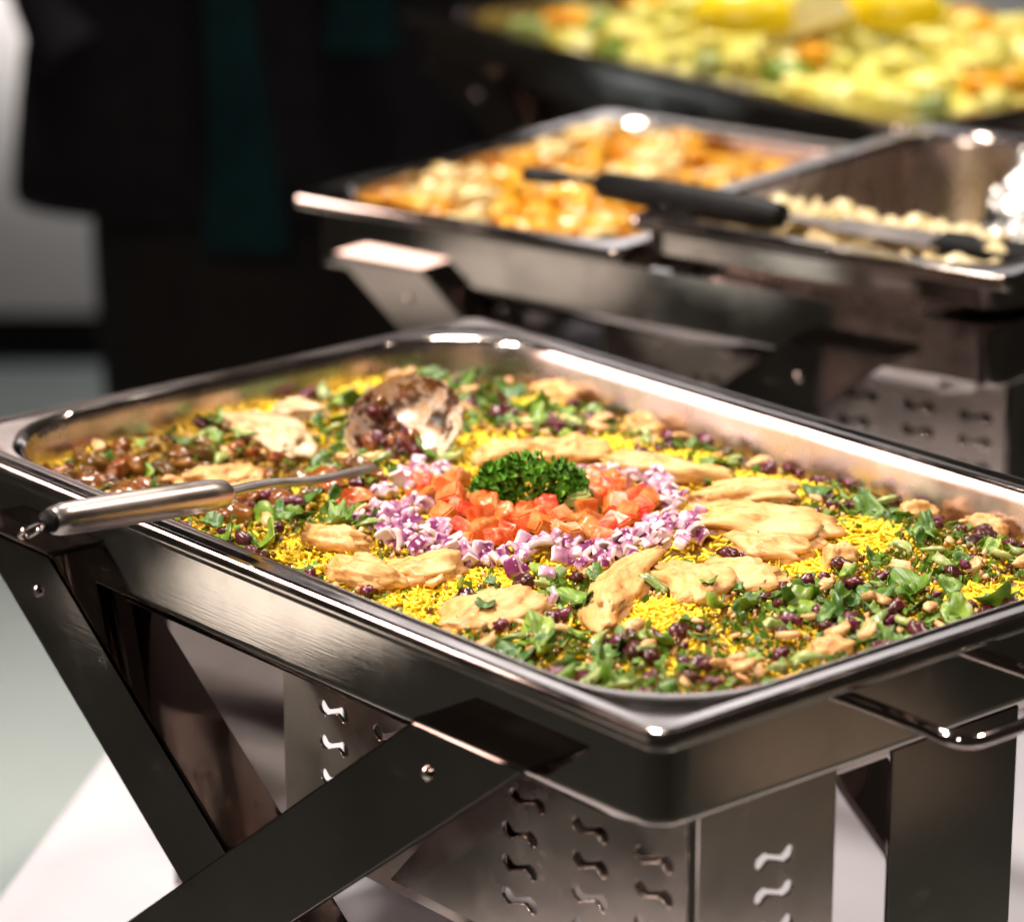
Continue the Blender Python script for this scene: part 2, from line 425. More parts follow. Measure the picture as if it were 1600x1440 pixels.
def build_stand(loc, rz):
    t = empty('chafing_dish', (loc[0], loc[1], TAB), rz)
    F_ = M['frame']
    # skirt ring that carries the pan
    rg = [ring(.005, -.0095, .012), ring(.0095, -.0095, .013), ring(.0102, -.0105, .014), ring(.0105, -.0120, .015), ring(.0105, -.0128, .015), ring(.0105, -.0430, .015), ring(.0105, -.0432, .015), ring(.0105, -.0452, .015),
          ring(.0107, -.0462, .015), ring(.0110, -.0466, .0145), ring(.0116, -.0466, .014), ring(.0122, -.044, .0135), ring(.0122, -.0125, .0135), ring(.0110, -.0120, .013), ring(.005, -.0112, .012)]
    link('skirt', fixed('skirt', *loft(rg, cyclic=True)), F_, t)
    # water pan inside the skirt
    rg = [ring(.0145, -.012, .03), ring(.016, -.044, .035), ring(.022, -.056, .035), ring(.034, -.058, .03), ring(.16, -.0585, .008)]
    link('water_pan', fixed('water_pan', *loft(rg, close_last=True)), M['frame'], t)
    # crossed legs on both long sides: an angle plate, front face and a deep inner flange, folded shelf at the top
    sl = .77; ux = -.013; ztop = HR-.034; wz = .0275
    zc = HR-.168
    hw = .022/math.sin(math.atan(sl))
    for side in (-1, 1):
        for lean in (-1, 1):
            y0 = -HY - .008 + (0.0 if lean == 1 else .0032)
            y1 = y0 + .0022
            def xs(z): return ux + lean*(z-zc)/sl
            top, bot = ztop, 0.0012
            poly = [(xs(top)-hw, top), (xs(top)+hw, top), (xs(bot)+hw, bot), (xs(bot)-hw, bot)]
            inn = -lean                                     # inner (upper) edge of the leg
            e0, e1 = xs(top)+inn*hw, xs(bot)+inn*hw
            tk = inn*.0028
            fpoly = [(e0, top-.0003), (e0-tk, top-.0003), (e1-tk, bot), (e1, bot)]
            shelf = [(xs(top)-hw, top+.0016), (xs(top)+hw, top+.0016), (xs(top)+hw, top-.0002), (xs(top)-hw, top-.0002)]
            parts = [fixed('p', *prism(poly, y0, y1), bevel=.0011), fixed('p', *prism(fpoly, y1-.0003, y1+.036), bevel=.0010), fixed('p', *prism(shelf, y0, -HY+.0135), bevel=.0006)]
            V_, F2 = [], []
            for pm in parts:
                o_ = len(V_); V_ += [v.co[:] for v in pm.vertices]; F2 += [tuple(i+o_ for i in p.vertices) for p in pm.polygons]
            if side == 1:
                V_ = [(-x+2*ux*0, -y, z) for x, y, z in V_]
            me = fixed('leg', V_, F2, sharp=20)
            lg = link('leg', me, M['leg'], t)
            # rivet near the top of the leg
            rx, rz_ = xs(top-.02), top-.02
            rv = [(rx+.003*math.cos(a)*q, y0-.0004-h, rz_+.003*math.sin(a)*q) for q, h in ((1, -.0005), (1, .0006), (.6, .0014)) for a in [2*math.pi*j/10 for j in range(10)]]
            rf = [(i*10+j, i*10+(j+1) % 10, (i+1)*10+(j+1) % 10, (i+1)*10+j) for i in range(2) for j in range(10)] + [tuple(range(20, 30))]
            if side == 1: rv = [(-x, -y, z) for x, y, z in rv]
            link('rivet', fixed('rivet', rv, rf), M['frame'], lg)
    # perforated wind guards: a corner guard at the near end (long and short face), one in the middle, plain end panels
    T, Bt = HR-.0465, HR-.137
    for sgn in (1, -1):
        rot = 0 if sgn == 1 else math.pi
        g = link('perforated_guard', sheet_with_holes('perforated_guard', [(.063, Bt), (.2515, Bt), (.2515, T), (.145, T)] if True else [], [slot_poly(cx, HR-z) for cx, zs in ((.150, (.0870, .102, .117)), (.155, (.0705,)), (.194, (.0705, .0855, .1005, .1155)), (.232, (.0705, .0855, .1005, .1155))) for z in zs]), M['guard'], t)
        g.rotation_euler = (R(90), 0, rot); g.location = (0, -sgn*(HY-.030), 0)
        g2 = link('perforated_guard', sheet_with_holes('perforated_guard', [(-.146, Bt), (-.066, Bt), (-.066, T), (-.146, T)], [slot_poly(-.1005, HR-z, flip=-1) for z in (.077, .0922, .1074, .1226)]), M['guard'], t)
        g2.rotation_euler = (R(90), 0, R(90)+rot); g2.location = (sgn*(HX-.0135), 0, 0)
        ed = tube([(.2525, -.1468, Bt), (.2525, -.1468, T)], .0022, 8)
        ed = ([(sgn*x, sgn*y, z) for x, y, z in ed[0]], ed[1])
        link('guard_edge', fixed('guard_edge', *ed), M['pan'], t)
        # middle guard seen through the crossed legs
        g3 = link('perforated_guard', sheet_with_holes('perforated_guard', [(-.056, HR-.165), (.09, HR-.165), (.09, T), (-.056, T)], [slot_poly(cx, HR-z, .021) for cx in (-.018, .022, .062) for z in (.090, .107, .124, .141)]), M['guard'], t)
        g3.rotation_euler = (R(90), 0, rot); g3.location = (0, -sgn*(HY-.062), 0)
        bv, bf = prism([(.075, Bt+.002), (.244, Bt+.002), (.244, T-.001), (.075, T-.001)], -.0006, .0006)
        link('slot_backing', fixed('slot_backing', [(sgn*x, sgn*(y-HY+.068), z) for x, y, z in bv], bf), M['leg'], t)  # dark sheet added behind the corner guard so its slots look shaded
        mv, mf = prism([(-.050, HR-.150), (.085, HR-.150), (.085, T-.001), (-.050, T-.001)], -.0006, .0006)
        link('slot_backing', fixed('slot_backing', [(sgn*x, sgn*(y-HY+.092), z) for x, y, z in mv], mf), M['leg'], t)  # another added sheet, darkens the view through the middle guard's slots
        # plain end panel reaching the table
        pv, pf = prism([(-.0325, .0015), (.0475, .0015), (.0475, T-.002), (-.0325, T-.002)], -.001, .001)
        pv = [(-y*sgn + sgn*(HX-.0142), x*sgn, z) for x, y, z in pv]
        link('end_panel', fixed('end_panel', pv, pf, bevel=.0008), M['leg'], t)
        # wire handle on the short side
        hp = smooth_path([(HX-.0115, -.040, HR-.029), (HX+.012, -.0405, HR-.0292), (HX+.026, -.041, HR-.0295), (HX+.0325, -.036, HR-.030), (HX+.034, -.026, HR-.030), (HX+.034, 0, HR-.030), (HX+.034, .026, HR-.030), (HX+.0325, .036, HR-.030), (HX+.026, .041, HR-.0295), (HX+.012, .0405, HR-.0292), (HX-.0115, .040, HR-.029)], 5)
        hp = [(sgn*p.x, sgn*p.y, p.z) for p in hp]
        link('handle', fixed('handle', *tube(hp, .0033, 10)), M['pan'], t)
    return t

stand1 = build_stand((-.265, .1775), 0)
tag(stand1, 'nearest steel chafing dish stand with crossed legs and perforated guards', 'chafing dish', 'chafing dish stands along the table')
stand2 = copy_tree(stand1); stand2.location = (-.626, .694, TAB); stand2.rotation_euler.z = R(12)
stand2['label'] = 'middle steel chafing dish stand holding two half pans'
stand3 = copy_tree(stand1); stand3.location = (-1.04, 1.129, TAB); stand3.rotation_euler.z = R(-4); stand3.scale = (1.2, 1, 1)
stand3['label'] = 'farthest steel chafing dish stand under the yellow salad pan'

# ------------------------------------------------------------------ food pans
def pan_mesh(hx, hy, ri=.07, depth=.052, name='food_pan'):
    def g(d, z, r): return rrect(hx-d, hy-d, r, z, 10)
    rg = [g(.0012, -.0080, .007), g(.0002, -.0082, .008), g(0, -.0070, .008), g(0, -.0022, .008), g(.0006, -.0007, .008), g(.0020, 0, .009), g(.0028, -.0001, .010), g(.0078, -.0005, .017),
          g(.0085, -.0006, .018), g(.0095, -.0006, .030), g(.0112, -.0003, .045), g(.0128, -.0002, ri-.01), g(.0142, -.0008, ri-.004), g(.0152, -.0030, ri),
          g(.0160, -.0080, ri), g(.0205, -depth+.012, ri-.004), g(.0235, -depth+.004, ri-.008), g(.030, -depth, ri-.012)]
    v, f = loft(rg, close_last=True)
    # outside skin
    rg2 = [g(.0012, -.0080, .007), g(.0016, -.0022, .008), g(.011, -.0018, .03), g(.0142, -.0040, ri-.004), g(.0150, -.0090, ri), g(.0195, -depth+.011, ri-.004), g(.029, -depth-.0012, ri-.012)]
    v2, f2 = loft(rg2, close_last=True)
    me = fixed(name, *join((v, f), (v2, [q[::-1] for q in f2])))
    me.materials.append(M['pan']); me.materials.append(M['inner'])
    for p in me.polygons:
        c_ = p.center
        if c_.z < -.0035 and p.normal.z > -.3 and (p.normal.x*c_.x + p.normal.y*c_.y) < .0001: p.material_index = 1
    return me
p1 = link('food_pan', pan_mesh(HX, HY), M['pan'], None, (-.265, .1775, RIM))
tag(p1, 'nearest full steel pan of yellow rice with chicken, tomato and herbs', 'food pan', 'steel food pans')
c2 = Matrix.Translation((-.626, .694, RIM)) @ Matrix.Rotation(R(12), 4, 'Z')
c3 = Matrix.Translation((-1.04, 1.129, RIM)) @ Matrix.Rotation(R(-4), 4, 'Z') @ Matrix.Diagonal((1.2, 1, 1, 1))
hm = pan_mesh(.131, HY, .05, name='half_pan')
p2 = link('food_pan', hm, M['pan']); p2.matrix_world = c2 @ Matrix.Translation((-.1335, 0, 0))
tag(p2, 'half pan of yellow and orange curry on the middle stand', 'food pan', 'steel food pans')
p2b = link('food_pan', pan_mesh(.131, HY, .05, .085, 'half_pan'), M['lid']); p2b.matrix_world = c2 @ Matrix.Translation((.134, 0, .023))
tag(p2b, 'deep raised half pan of cream pasta with foil on the middle stand', 'food pan', 'steel food pans')
p3 = link('food_pan', p1.data, None); p3.matrix_world = c3
tag(p3, 'farthest steel pan heaped with pale yellow salad and lemon', 'food pan', 'steel food pans')
# adapter rail the raised half pan rests on
rg = [rrect(.126-d, HY-.006-d, .02, z) for d, z in ((0, .0006), (0, .0205), (.003, .0205), (.003, .0006))]
ad_ = link('support_ring', fixed('support_ring', *loft(rg, cyclic=True), bevel=.0006), M['pan'], p2b); ad_.location = (0, 0, -.0228)

# ------------------------------------------------------------------ food pieces: mesh makers
def blob(name, sx, sy, sz, amp, seed, freq=1.6, k=14, j=9, power=2.0, bend=0, flat=0):
    v, f = [], []
    off = Vector((seed*7.31, seed*3.17, seed*1.93))
    for a in range(j+1):
        ph = math.pi*a/j
        for b_ in range(k):
            th = 2*math.pi*b_/k
            d = Vector((math.sin(ph)*math.cos(th), math.sin(ph)*math.sin(th), math.cos(ph)))
            s = (abs(d.x)**power + abs(d.y)**power + abs(d.z)**power)**(-1/power)
            q = 1 + amp*mnoise.noise(d*freq + off) + amp*.5*mnoise.noise(d*freq*2.7 + off) + (amp*.28*mnoise.noise(d*freq*6.1 + off) if k > 20 else 0)
            p = Vector((d.x*sx, d.y*sy, d.z*sz))*s*q
            if bend: p.y += bend*(p.x*p.x)/(sx*sx)*sx - bend*sx*.4
            v.append(p)
            if a in (0, j): break
    # indices
    idx = lambda a, b_: 0 if a == 0 else (1+(j-1)*k if a == j else 1+(a-1)*k+(b_ % k))
    for a in range(j):
        for b_ in range(k):
            q = [idx(a, b_), idx(a+1, b_), idx(a+1, b_+1), idx(a, b_+1)]
            q = [x for i, x in enumerate(q) if x not in q[:i]]
            if len(q) > 2: f.append(q)
    return mesh(name, v, f)

def leaf_mesh(seed, size=.0075, lobes=5):
    """a lobed, curled herb leaf with real thickness"""
    r_ = random.Random(seed); n = 22; rings = []
    off = Vector((seed*3.3, seed*1.7, 0)); ax, ay = r_.uniform(30, 120), r_.uniform(-90, 110)
    tw = r_.uniform(-20, 20)
    def zz(x, y): return ax*x*x + ay*y*y + tw*x*y*2 + .0012*mnoise.noise(Vector((x*300, y*300, 0)) + off)
    v = [(0, 0, zz(0, 0))]; f = []
    for q in (.5, 1):
        for i in range(n):
            t = 2*math.pi*i/n
            rr = size*(.72 + .3*abs(math.cos(lobes*t/2 + seed))**.7*(1 if q == 1 else .7) + .13*mnoise.noise(Vector((math.cos(t)*2, math.sin(t)*2, 0)) + off))
            x, y = q*rr*math.cos(t)*1.15, q*rr*math.sin(t)*.85
            v.append((x, y, zz(x, y)))
    for i in range(n):
        f.append((0, 1+i, 1+(i+1) % n)); f.append((1+i, 1+n+i, 1+n+(i+1) % n, 1+(i+1) % n))
    m_ = len(v); v2 = [(x, y, z-.00035) for x, y, z in v]; f2 = [tuple(x+m_ for x in reversed(q)) for q in f]
    side = [(1+n+i, m_+1+n+i, m_+1+n+(i+1) % n, 1+n+(i+1) % n) for i in range(n)]
    return mesh('herb_leaf', v+v2, f+f2+side)

def dice_mesh(name, sx, sy, sz, seed, jit=.22, bevel=.0011):
    r_ = random.Random(seed)
    v = [(x*sx*(1+r_.uniform(-jit, jit)), y*sy*(1+r_.uniform(-jit, jit)), z*sz*(1+r_.uniform(-jit, jit))) for x, y, z in ((-1, -1, -1), (1, -1, -1), (1, 1, -1), (-1, 1, -1), (-1, -1, 1), (1, -1, 1), (1, 1, 1), (-1, 1, 1))]
    f = [(3, 2, 1, 0), (4, 5, 6, 7), (0, 1, 5, 4), (1, 2, 6, 5), (2, 3, 7, 6), (3, 0, 4, 7)]
    return fixed(name, v, f, bevel=bevel, seg=2, sharp=50)

def onion_mesh(seed):
    """curved slab: a bit of one onion layer; purple on its convex side"""
    r_ = random.Random(seed); n, mq = 5, 3; L, W, T = r_.uniform(.003, .007), r_.uniform(.002, .0040), r_.uniform(.0010, .0018)
    Rr = r_.uniform(.008, .014); v = []
    for s in (1, -1):
        for i in range(n+1):
            for j in range(mq+1):
                x = L*(2*i/n-1)*(1-.1*r_.random()); y = W*(2*j/mq-1)*(1-.1*r_.random())
                v.append((x, y, s*T - x*x/(2*Rr)*1.4))
    m_ = (n+1)*(mq+1); g = lambda s, i, j: s*m_ + i*(mq+1) + j
    f = []
    for i in range(n):
        for j in range(mq):
            f.append((g(0, i, j), g(0, i+1, j), g(0, i+1, j+1), g(0, i, j+1)))
            f.append((g(1, i, j), g(1, i, j+1), g(1, i+1, j+1), g(1, i+1, j)))
    for i in range(n):
        f.append((g(0, i, 0), g(1, i, 0), g(1, i+1, 0), g(0, i+1, 0))); f.append((g(0, i, mq), g(0, i+1, mq), g(1, i+1, mq), g(1, i, mq)))
    for j in range(mq):
        f.append((g(0, 0, j), g(0, 0, j+1), g(1, 0, j+1), g(1, 0, j))); f.append((g(0, n, j), g(1, n, j), g(1, n, j+1), g(0, n, j+1)))
    return fixed('onion_dice', v, f, bevel=.0004, seg=1, angle=50, sharp=50)

# ------------------------------------------------------------------ main pan food surface
CX, CY = -.262, .180          # middle of the garnish
def inside(x, y, mrg=.0):
    dx, dy = abs(x+.265), abs(y-.1775); hx, hy, r = HX-.0185-mrg, HY-.0185-mrg, .062
    if dx > hx or dy > hy: return False
    if dx > hx-r and dy > hy-r: return math.hypot(dx-hx+r, dy-hy+r) < r
    return True
def hz(x, y):
    """height of the food below the rim"""
    d = math.hypot((x-CX)/.24, (y-CY)/.15)
    h = -.0205 + .0025*max(0, 1-d*d*.8)
    h += .0035*mnoise.noise(Vector((x*28, y*28, 1.7))) + .0016*mnoise.noise(Vector((x*75, y*75, 4.1)))
    h -= .008*math.exp(-(((x+.435)/.05)**2 + ((y-.10)/.045)**2))     # the served-out hollow at the left
    if x > -.16: h += .003*min(1, (x+.16)/.08)
    h -= .007*max(0, min(1, (y-.285)/.05))
    return h
def zat(x, y): return RIM + hz(x, y)

def fan_bed(name, inside_pts, h, m):
    pass
# bed sheet
GX, GY = 150, 96
v, f, idx = [], [], {}
for i in range(GX+1):
    for j in range(GY+1):
        u_, v_ = -1+2*i/GX, -1+2*j/GY
        # square grid squeezed to a rounded rectangle
        x, y = u_*(HX-.0185), v_*(HY-.0185)
        hx, hy, r = HX-.0185, HY-.0185, .062
        if abs(x) > hx-r and abs(y) > hy-r:
            ddx, ddy = abs(x)-hx+r, abs(y)-hy+r; mx = max(ddx, ddy); L = math.hypot(ddx, ddy)
            s = mx/L if L > 0 else 1
            x = math.copysign(hx-r+ddx*s, x); y = math.copysign(hy-r+ddy*s, y)
        x -= .265; y += .1775
        v.append((x, y, zat(x, y)-.0015 + .0010*mnoise.noise(Vector((x*260, y*260, 0)))))
for i in range(GX):
    for j in range(GY):
        a = i*(GY+1)+j; f.append((a, a+GY+1, a+GY+2, a+1))
nb = len(f)
# rice grains
def grain(cx, cy, cz, d, u, s, L, w_):
    v = [(cx-d.x*L, cy-d.y*L, cz-d.z*L)]
    for t, q in ((-.6, .85), (.0, 1), (.6, .85)):
        for a in range(5):
            o = (s*math.cos(a*1.2566) + u*math.sin(a*1.2566))*w_*q + d*(t*L); v.append((cx+o.x, cy+o.y, cz+o.z))
    v.append((cx+d.x*L, cy+d.y*L, cz+d.z*L))
    return v
gf = [(0, 1+(a+1) % 5, 1+a) for a in range(5)] + [(1+k*5+a, 1+k*5+(a+1) % 5, 6+k*5+(a+1) % 5, 6+k*5+a) for k in range(2) for a in range(5)] + [(11+a, 11+(a+1) % 5, 16) for a in range(5)]
PATCH = [(-.502, .177), (-.494, .252), (-.475, .094), (-.373, .230), (-.229, .305), (-.146, .272), (-.133, .203), (-.124, .105), (-.216, .093), (-.295, .057), (-.213, .058), (-.301, .296), (-.424, .305), (-.050, .247), (-.330, .279), (-.370, .118), (-.14, .255), (-.155, .28), (-.24, .29), (-.29, .30), (-.13, .12), (-.235, .08)]
def patchy(x, y): return min(math.hypot(x-a, y-b_) for a, b_ in PATCH)
def add_grains(v, f, count, z0, inside_fn, r_, L=(.0030, .0045), w_=(.00070, .0010), lift=(.0, .0022)):
    n = 0
    while n < count:
        x, y = r_.uniform(-.53, 0), r_.uniform(0, .355)
        if not inside_fn(x, y): continue
        d = Vector((r_.gauss(0, 1), r_.gauss(0, 1), r_.gauss(0, .45))).normalized()
        s = d.cross(Vector((0, 0, 1))).normalized(); u = s.cross(d)
        o = len(v)
        p = patchy(x, y); up = .003*max(0, 1-p/.022)
        v += grain(x, y, z0(x, y) + r_.uniform(*lift) + up*r_.random(), d, u, s, r_.uniform(*L), r_.uniform(*w_))
        f += [tuple(i+o for i in q) for q in gf]
        n += 1
add_grains(v, f, 9500, zat, lambda x, y: inside(x, y, .003), rnd)
add_grains(v, f, 4200, zat, lambda x, y: inside(x, y, .003) and patchy(x, y) < .021, rnd)
me = mesh('yellow_rice', v, f); me.materials.append(M['bed']); me.materials.append(M['rice'])
mi = np.ones(len(me.polygons), dtype=np.int32); mi[:nb] = 0; me.polygons.foreach_set('material_index', mi)
rice = link('yellow_rice', me)
tag(rice, 'yellow rice grains filling the nearest pan', 'rice', kind='stuff')

for key in ('rice', 'bed'):
    nt = M[key].node_tree; b = nt.nodes['Principled BSDF']
    src = b.inputs['Base Color'].links[0].from_socket
    tc = nt.nodes.new('ShaderNodeTexCoord')
    vd = N(nt, 'ShaderNodeVectorMath', operation='DISTANCE'); nt.links.new(tc.outputs['Object'], vd.inputs[0]); vd.inputs[1].default_value = (-.45, .11, RIM-.02)
    ns = noise(nt, 38, 4, .65)
    ma = N(nt, 'ShaderNodeMath', operation='MULTIPLY_ADD'); nt.links.new(ns, ma.inputs[0]); ma.inputs[1].default_value = -.17; nt.links.new(vd.outputs['Value'], ma.inputs[2])
    mr = N(nt, 'ShaderNodeMapRange'); nt.links.new(ma.outputs[0], mr.inputs[0])
    mr.inputs[1].default_value = -.06; mr.inputs[2].default_value = .02; mr.inputs[3].default_value = .85; mr.inputs[4].default_value = 0
    mx = nt.nodes.new('ShaderNodeMix'); mx.data_type = 'RGBA'
    nt.links.new(mr.outputs[0], mx.inputs[0]); nt.links.new(src, mx.inputs[6]); mx.inputs[7].default_value = (.20, .085, .014, 1)
    nt.links.new(mx.outputs[2], b.inputs['Base Color'])

# chicken slices (ends x0,y0,x1,y1 and width) on the rice, each one its own
CH = [(-.353, .208, -.344, .239, .022, 'small tan chicken slice behind the parsley, left one'),
      (-.328, .228, -.332, .270, .026, 'rounded tan chicken slice right behind the parsley'),
      (-.302, .248, -.254, .281, .022, 'long chicken slice behind the right side onions, farthest of the right row'),
      (-.237, .244, -.212, .286, .024, 'chicken slice second from the back in the overlapping right row'),
      (-.203, .221, -.157, .253, .034, 'largest chicken slice of the overlapping row right of the onions'),
      (-.170, .207, -.141, .227, .024, 'small chicken slice under the largest slice of the right row'),
      (-.163, .174, -.124, .187, .030, 'chicken slice nearest the camera in the right row'),
      (-.171, .166, -.122, .144, .028, 'curved chicken slice with a green leaf on it in front of the onions'),
      (-.188, .164, -.132, .089, .022, 'long upright chicken strip pointing towards the near rim corner'),
      (-.179, .049, -.178, .090, .034, 'squarish chicken slice against the near long rim'),
      (-.249, .066, -.232, .096, .028, 'broad chicken slice in front of the left onions, right one of the pair'),
      (-.267, .051, -.235, .061, .024, 'chicken slice at the near rim, left one of the pair below the onions'),
      (-.311, .070, -.282, .077, .020, 'small chicken slice beside the spoon handle at the near rim'),
      (-.431, .087, -.432, .128, .022, 'glazed chicken slice in the brown hollow at the left end'),
      (-.397, .087, -.400, .115, .022, 'tan chicken slice in the hollow just above the spoon neck'),
      (-.487, .159, -.426, .157, .024, 'pale torn chicken strip left of the spoon bowl'),
      (-.484, .180, -.473, .202, .018, 'pale small chicken piece behind the torn strip'),
      (-.168, .314, -.160, .331, .012, 'small tan chicken scrap among herbs near the far long rim'),
      (-.125, .220, -.120, .232, .014, 'small chicken scrap right of the chicken row'),
      (-.138, .333, -.117, .332, .014, 'chicken scrap at the far rim right side'),
      (-.051, .135, -.045, .152, .014, 'chicken scrap by the near short rim'),
      (-.444, .327, -.417, .330, .020, 'chicken slice in the far rounded corner of the pan'),
      (-.368, .324, -.349, .327, .014, 'small chicken piece by the far long rim behind the parsley')]
for k, (x0, y0, x1, y1, wd, lab) in enumerate(CH):
    L = math.hypot(x1-x0, y1-y0)/2
    m_ = M['pale_chicken'] if 'pale' in lab else M['chicken']
    me = blob('chicken_slice', max(L*1.12, .008), wd*.53, .0062 + .0016*rnd.random(), .36, k+1, 1.7, 44, 22, 2.3, bend=rnd.uniform(-.25, .25) if k != 7 else -.55)
    o = link('chicken_slice', me, m_)
    x, y = (x0+x1)/2, (y0+y1)/2
    o.location = (x, y, zat(x, y) + .0042)
    o.rotation_euler = (rnd.uniform(-.18, .18), rnd.uniform(-.12, .12), math.atan2(y1-y0, x1-x0))
    tag(o, lab, 'chicken', 'chicken slices on the rice')

def scatter_one(name, me, m, x, y, dz, rot, label, cat, grp, sc=1.0):
    o = link(name, me, m); o.location = (x, y, zat(x, y)+dz); o.rotation_euler = rot; o.scale = (sc,)*3
    return tag(o, label, cat, grp)
rr = lambda a=math.pi: rnd.uniform(-a, a)
def where(x, y):
    if x < -.36: return 'at the left end' if y < .17 else 'in the far rounded corner'
    if y > .27: return 'along the far long rim'
    if y < .10 and x < -.19: return 'along the near long rim'
    if x > -.09: return 'by the right short end'
    if y < .14: return 'near the closest rim corner'
    return 'beside the chicken row'
def aside(x, y):
    c_ = (x+.291)*.653 + (y-.19)*.757
    return 'left of the parsley' if c_ < -.018 else ('right of the parsley' if c_ > .03 else 'in front of the parsley')

# tomato dice
TOM = [(-.336, .158), (-.326, .162), (-.324, .171), (-.314, .144), (-.304, .148), (-.292, .147), (-.291, .133), (-.275, .130), (-.277, .143), (-.279, .154), (-.262, .138), (-.268, .153), (-.251, .143), (-.255, .153), (-.246, .156), (-.258, .168), (-.238, .158), (-.226, .158), (-.238, .172), (-.227, .171), (-.227, .178), (-.235, .191), (-.237, .204), (-.236, .211), (-.245, .224), (-.254, .221), (-.255, .212), (-.270, .218), (-.277, .218), (-.281, .229), (-.268, .228), (-.253, .192), (-.250, .173), (-.271, .171), (-.325, .147), (-.259, .126), (-.248, .132), (-.218, .168), (-.269, .181), (-.30, .162), (-.315, .158), (-.29, .16), (-.262, .16), (-.243, .182), (-.248, .203), (-.262, .203)]
tms = [blob('tomato_dice', .0058, .0048, .0042, .30, 100+i, 1.4, 16, 10, 6.0) for i in range(3)] + [dice_mesh('tomato_dice', .0054, .0044, .0038, 300+i, .34, .0009) for i in range(6)]
for k, (x, y) in enumerate([q for q in TOM if math.hypot(q[0]+.280, q[1]-.181) > .011]):
    scatter_one('tomato_dice', tms[k % 9], M['tomato'], x+rr(.002), y+rr(.002), .0038+.0035*rnd.random(), (rr(.6), rr(.6), rr()), 'orange-red diced tomato heaped ' + aside(x, y), 'tomato', 'tomato dice round the parsley', rnd.uniform(.85, 1.25))
big = link('tomato_chunk', blob('tomato_chunk', .0085, .0060, .0045, .35, 31, 1.4, 18, 10, 3), M['tomato'])
big.location = (-.334, .117, zat(-.334, .117)+.006); big.rotation_euler = (.5, .1, .9)
tag(big, 'larger red tomato chunk lying apart next to the spoon tip', 'tomato')
av = link('cucumber_piece', dice_mesh('cucumber_piece', .0065, .0042, .0030, 5, .3, .0014), M['celery'])
av.location = (-.262, .193, zat(-.262, .193)+.010); av.rotation_euler = (.3, -.2, .6)
tag(av, 'pale green piece at the right foot of the parsley', 'vegetable')

# onion dice
ON = [(-.340, .137), (-.344, .148), (-.348, .160), (-.318, .116), (-.303, .112), (-.310, .126), (-.314, .136), (-.294, .101), (-.282, .100), (-.284, .112), (-.269, .108), (-.297, .119), (-.261, .097), (-.262, .109), (-.250, .102), (-.242, .104), (-.245, .114), (-.231, .110), (-.229, .119), (-.227, .129), (-.224, .139), (-.217, .113), (-.226, .151), (-.217, .154), (-.209, .156), (-.196, .150), (-.207, .166), (-.206, .173), (-.209, .184), (-.199, .182), (-.205, .196), (-.191, .191), (-.191, .199), (-.199, .211), (-.217, .212), (-.224, .210), (-.213, .216), (-.237, .226), (-.236, .234), (-.253, .238), (-.253, .246), (-.270, .249), (-.280, .246), (-.288, .245), (-.298, .241), (-.293, .230), (-.261, .236), (-.299, .232), (-.350, .165), (-.354, .177), (-.350, .181), (-.201, .138), (-.207, .223), (-.310, .104), (-.272, .098), (-.278, .119), (-.212, .195), (-.195, .165)]
ons = [onion_mesh(200+i) for i in range(9)]
k = 0
for (x, y) in ON:
    for q in range(5 if rnd.random() < .75 else 4):
        xx, yy = x+rr(.006), y+rr(.006)
        scatter_one('onion_dice', ons[k % 9], M['onion'], xx, yy, .0040+.0042*rnd.random(), (rr(1.1), rr(1.1), rr()), 'purple and white diced red onion ' + aside(xx, yy), 'onion', 'red onion dice round the tomato', rnd.uniform(.75, 1.15)); k += 1
for (x, y, lab, sc, rx) in ((-.193, .113, 'red onion dice lying alone in front of the onion ring', 1.25, .4), (-.170, .095, 'white-tipped onion dice nearest the near rim', 1.2, 1.2), (-.236, .112, 'dark purple onion wedge standing at the front of the ring', 1.5, 1.45), (-.2215, .134, 'largest curved lilac onion piece at the front of the ring', 1.9, .5)):
    scatter_one('onion_dice', ons[3 if 'purple' in lab else 1], M['onion'], x, y, .008, (rx, .2, rr()), lab, 'onion', 'red onion dice round the tomato', sc)

# curly parsley sprig
ps = empty('parsley_sprig', (-.281, .182, zat(-.281, .182)+.003)); tag(ps, 'bushy sprig of dark green curly parsley in the middle of the rice', 'parsley')
pv, pf = [], []
r_ = random.Random(3)
# place florets over three lobes, wide across the picture
ax = Vector((.653, .757, 0)); bx_ = Vector((-.757, .653, 0))
for k in range(330):
    lobe = r_.choice(((-.0145, .0095, .0085), (-.003, .012, .0105), (.010, .009, .0088), (.0175, .007, .0065), (-.019, .007, .006)))
    d = Vector((r_.gauss(0, 1), r_.gauss(0, 1), r_.gauss(.25, .8))).normalized() * r_.choice((1, 1, 1, .6))
    c_ = ax*(lobe[0] + d.x*lobe[2]*.95) + bx_*(d.y*lobe[2]*.9) + Vector((0, 0, lobe[1] + d.z*lobe[2]))
    c_.z = max(c_.z, .001)
    c_ *= r_.uniform(1.0, 1.16)
    nrm = (d + Vector((0, 0, .3)) + Vector((r_.uniform(-.5, .5),)*3)).normalized()
    s = nrm.cross(Vector((r_.random(), r_.random(), r_.random()))).normalized(); u = nrm.cross(s)
    rad = r_.uniform(.0022, .0038); kk = r_.choice((3, 4, 5)); ph = r_.random()*6
    o = len(pv); nseg = 18
    pv.append(tuple(c_))
    for q in (.55, 1):
        for i in range(nseg):
            t = 2*math.pi*i/nseg
            rad2 = rad*q*(1+.18*math.sin(9*t+ph)*(q == 1))
            h = rad*.75*q*q*math.sin(kk*t+ph) + rad*.25*q*q
            p = c_ + s*math.cos(t)*rad2 + u*math.sin(t)*rad2 + nrm*h
            pv.append(tuple(p))
    for i in range(nseg):
        pf.append((o, o+1+i, o+1+(i+1) % nseg)); pf.append((o+1+i, o+1+nseg+i, o+1+nseg+(i+1) % nseg, o+1+(i+1) % nseg))
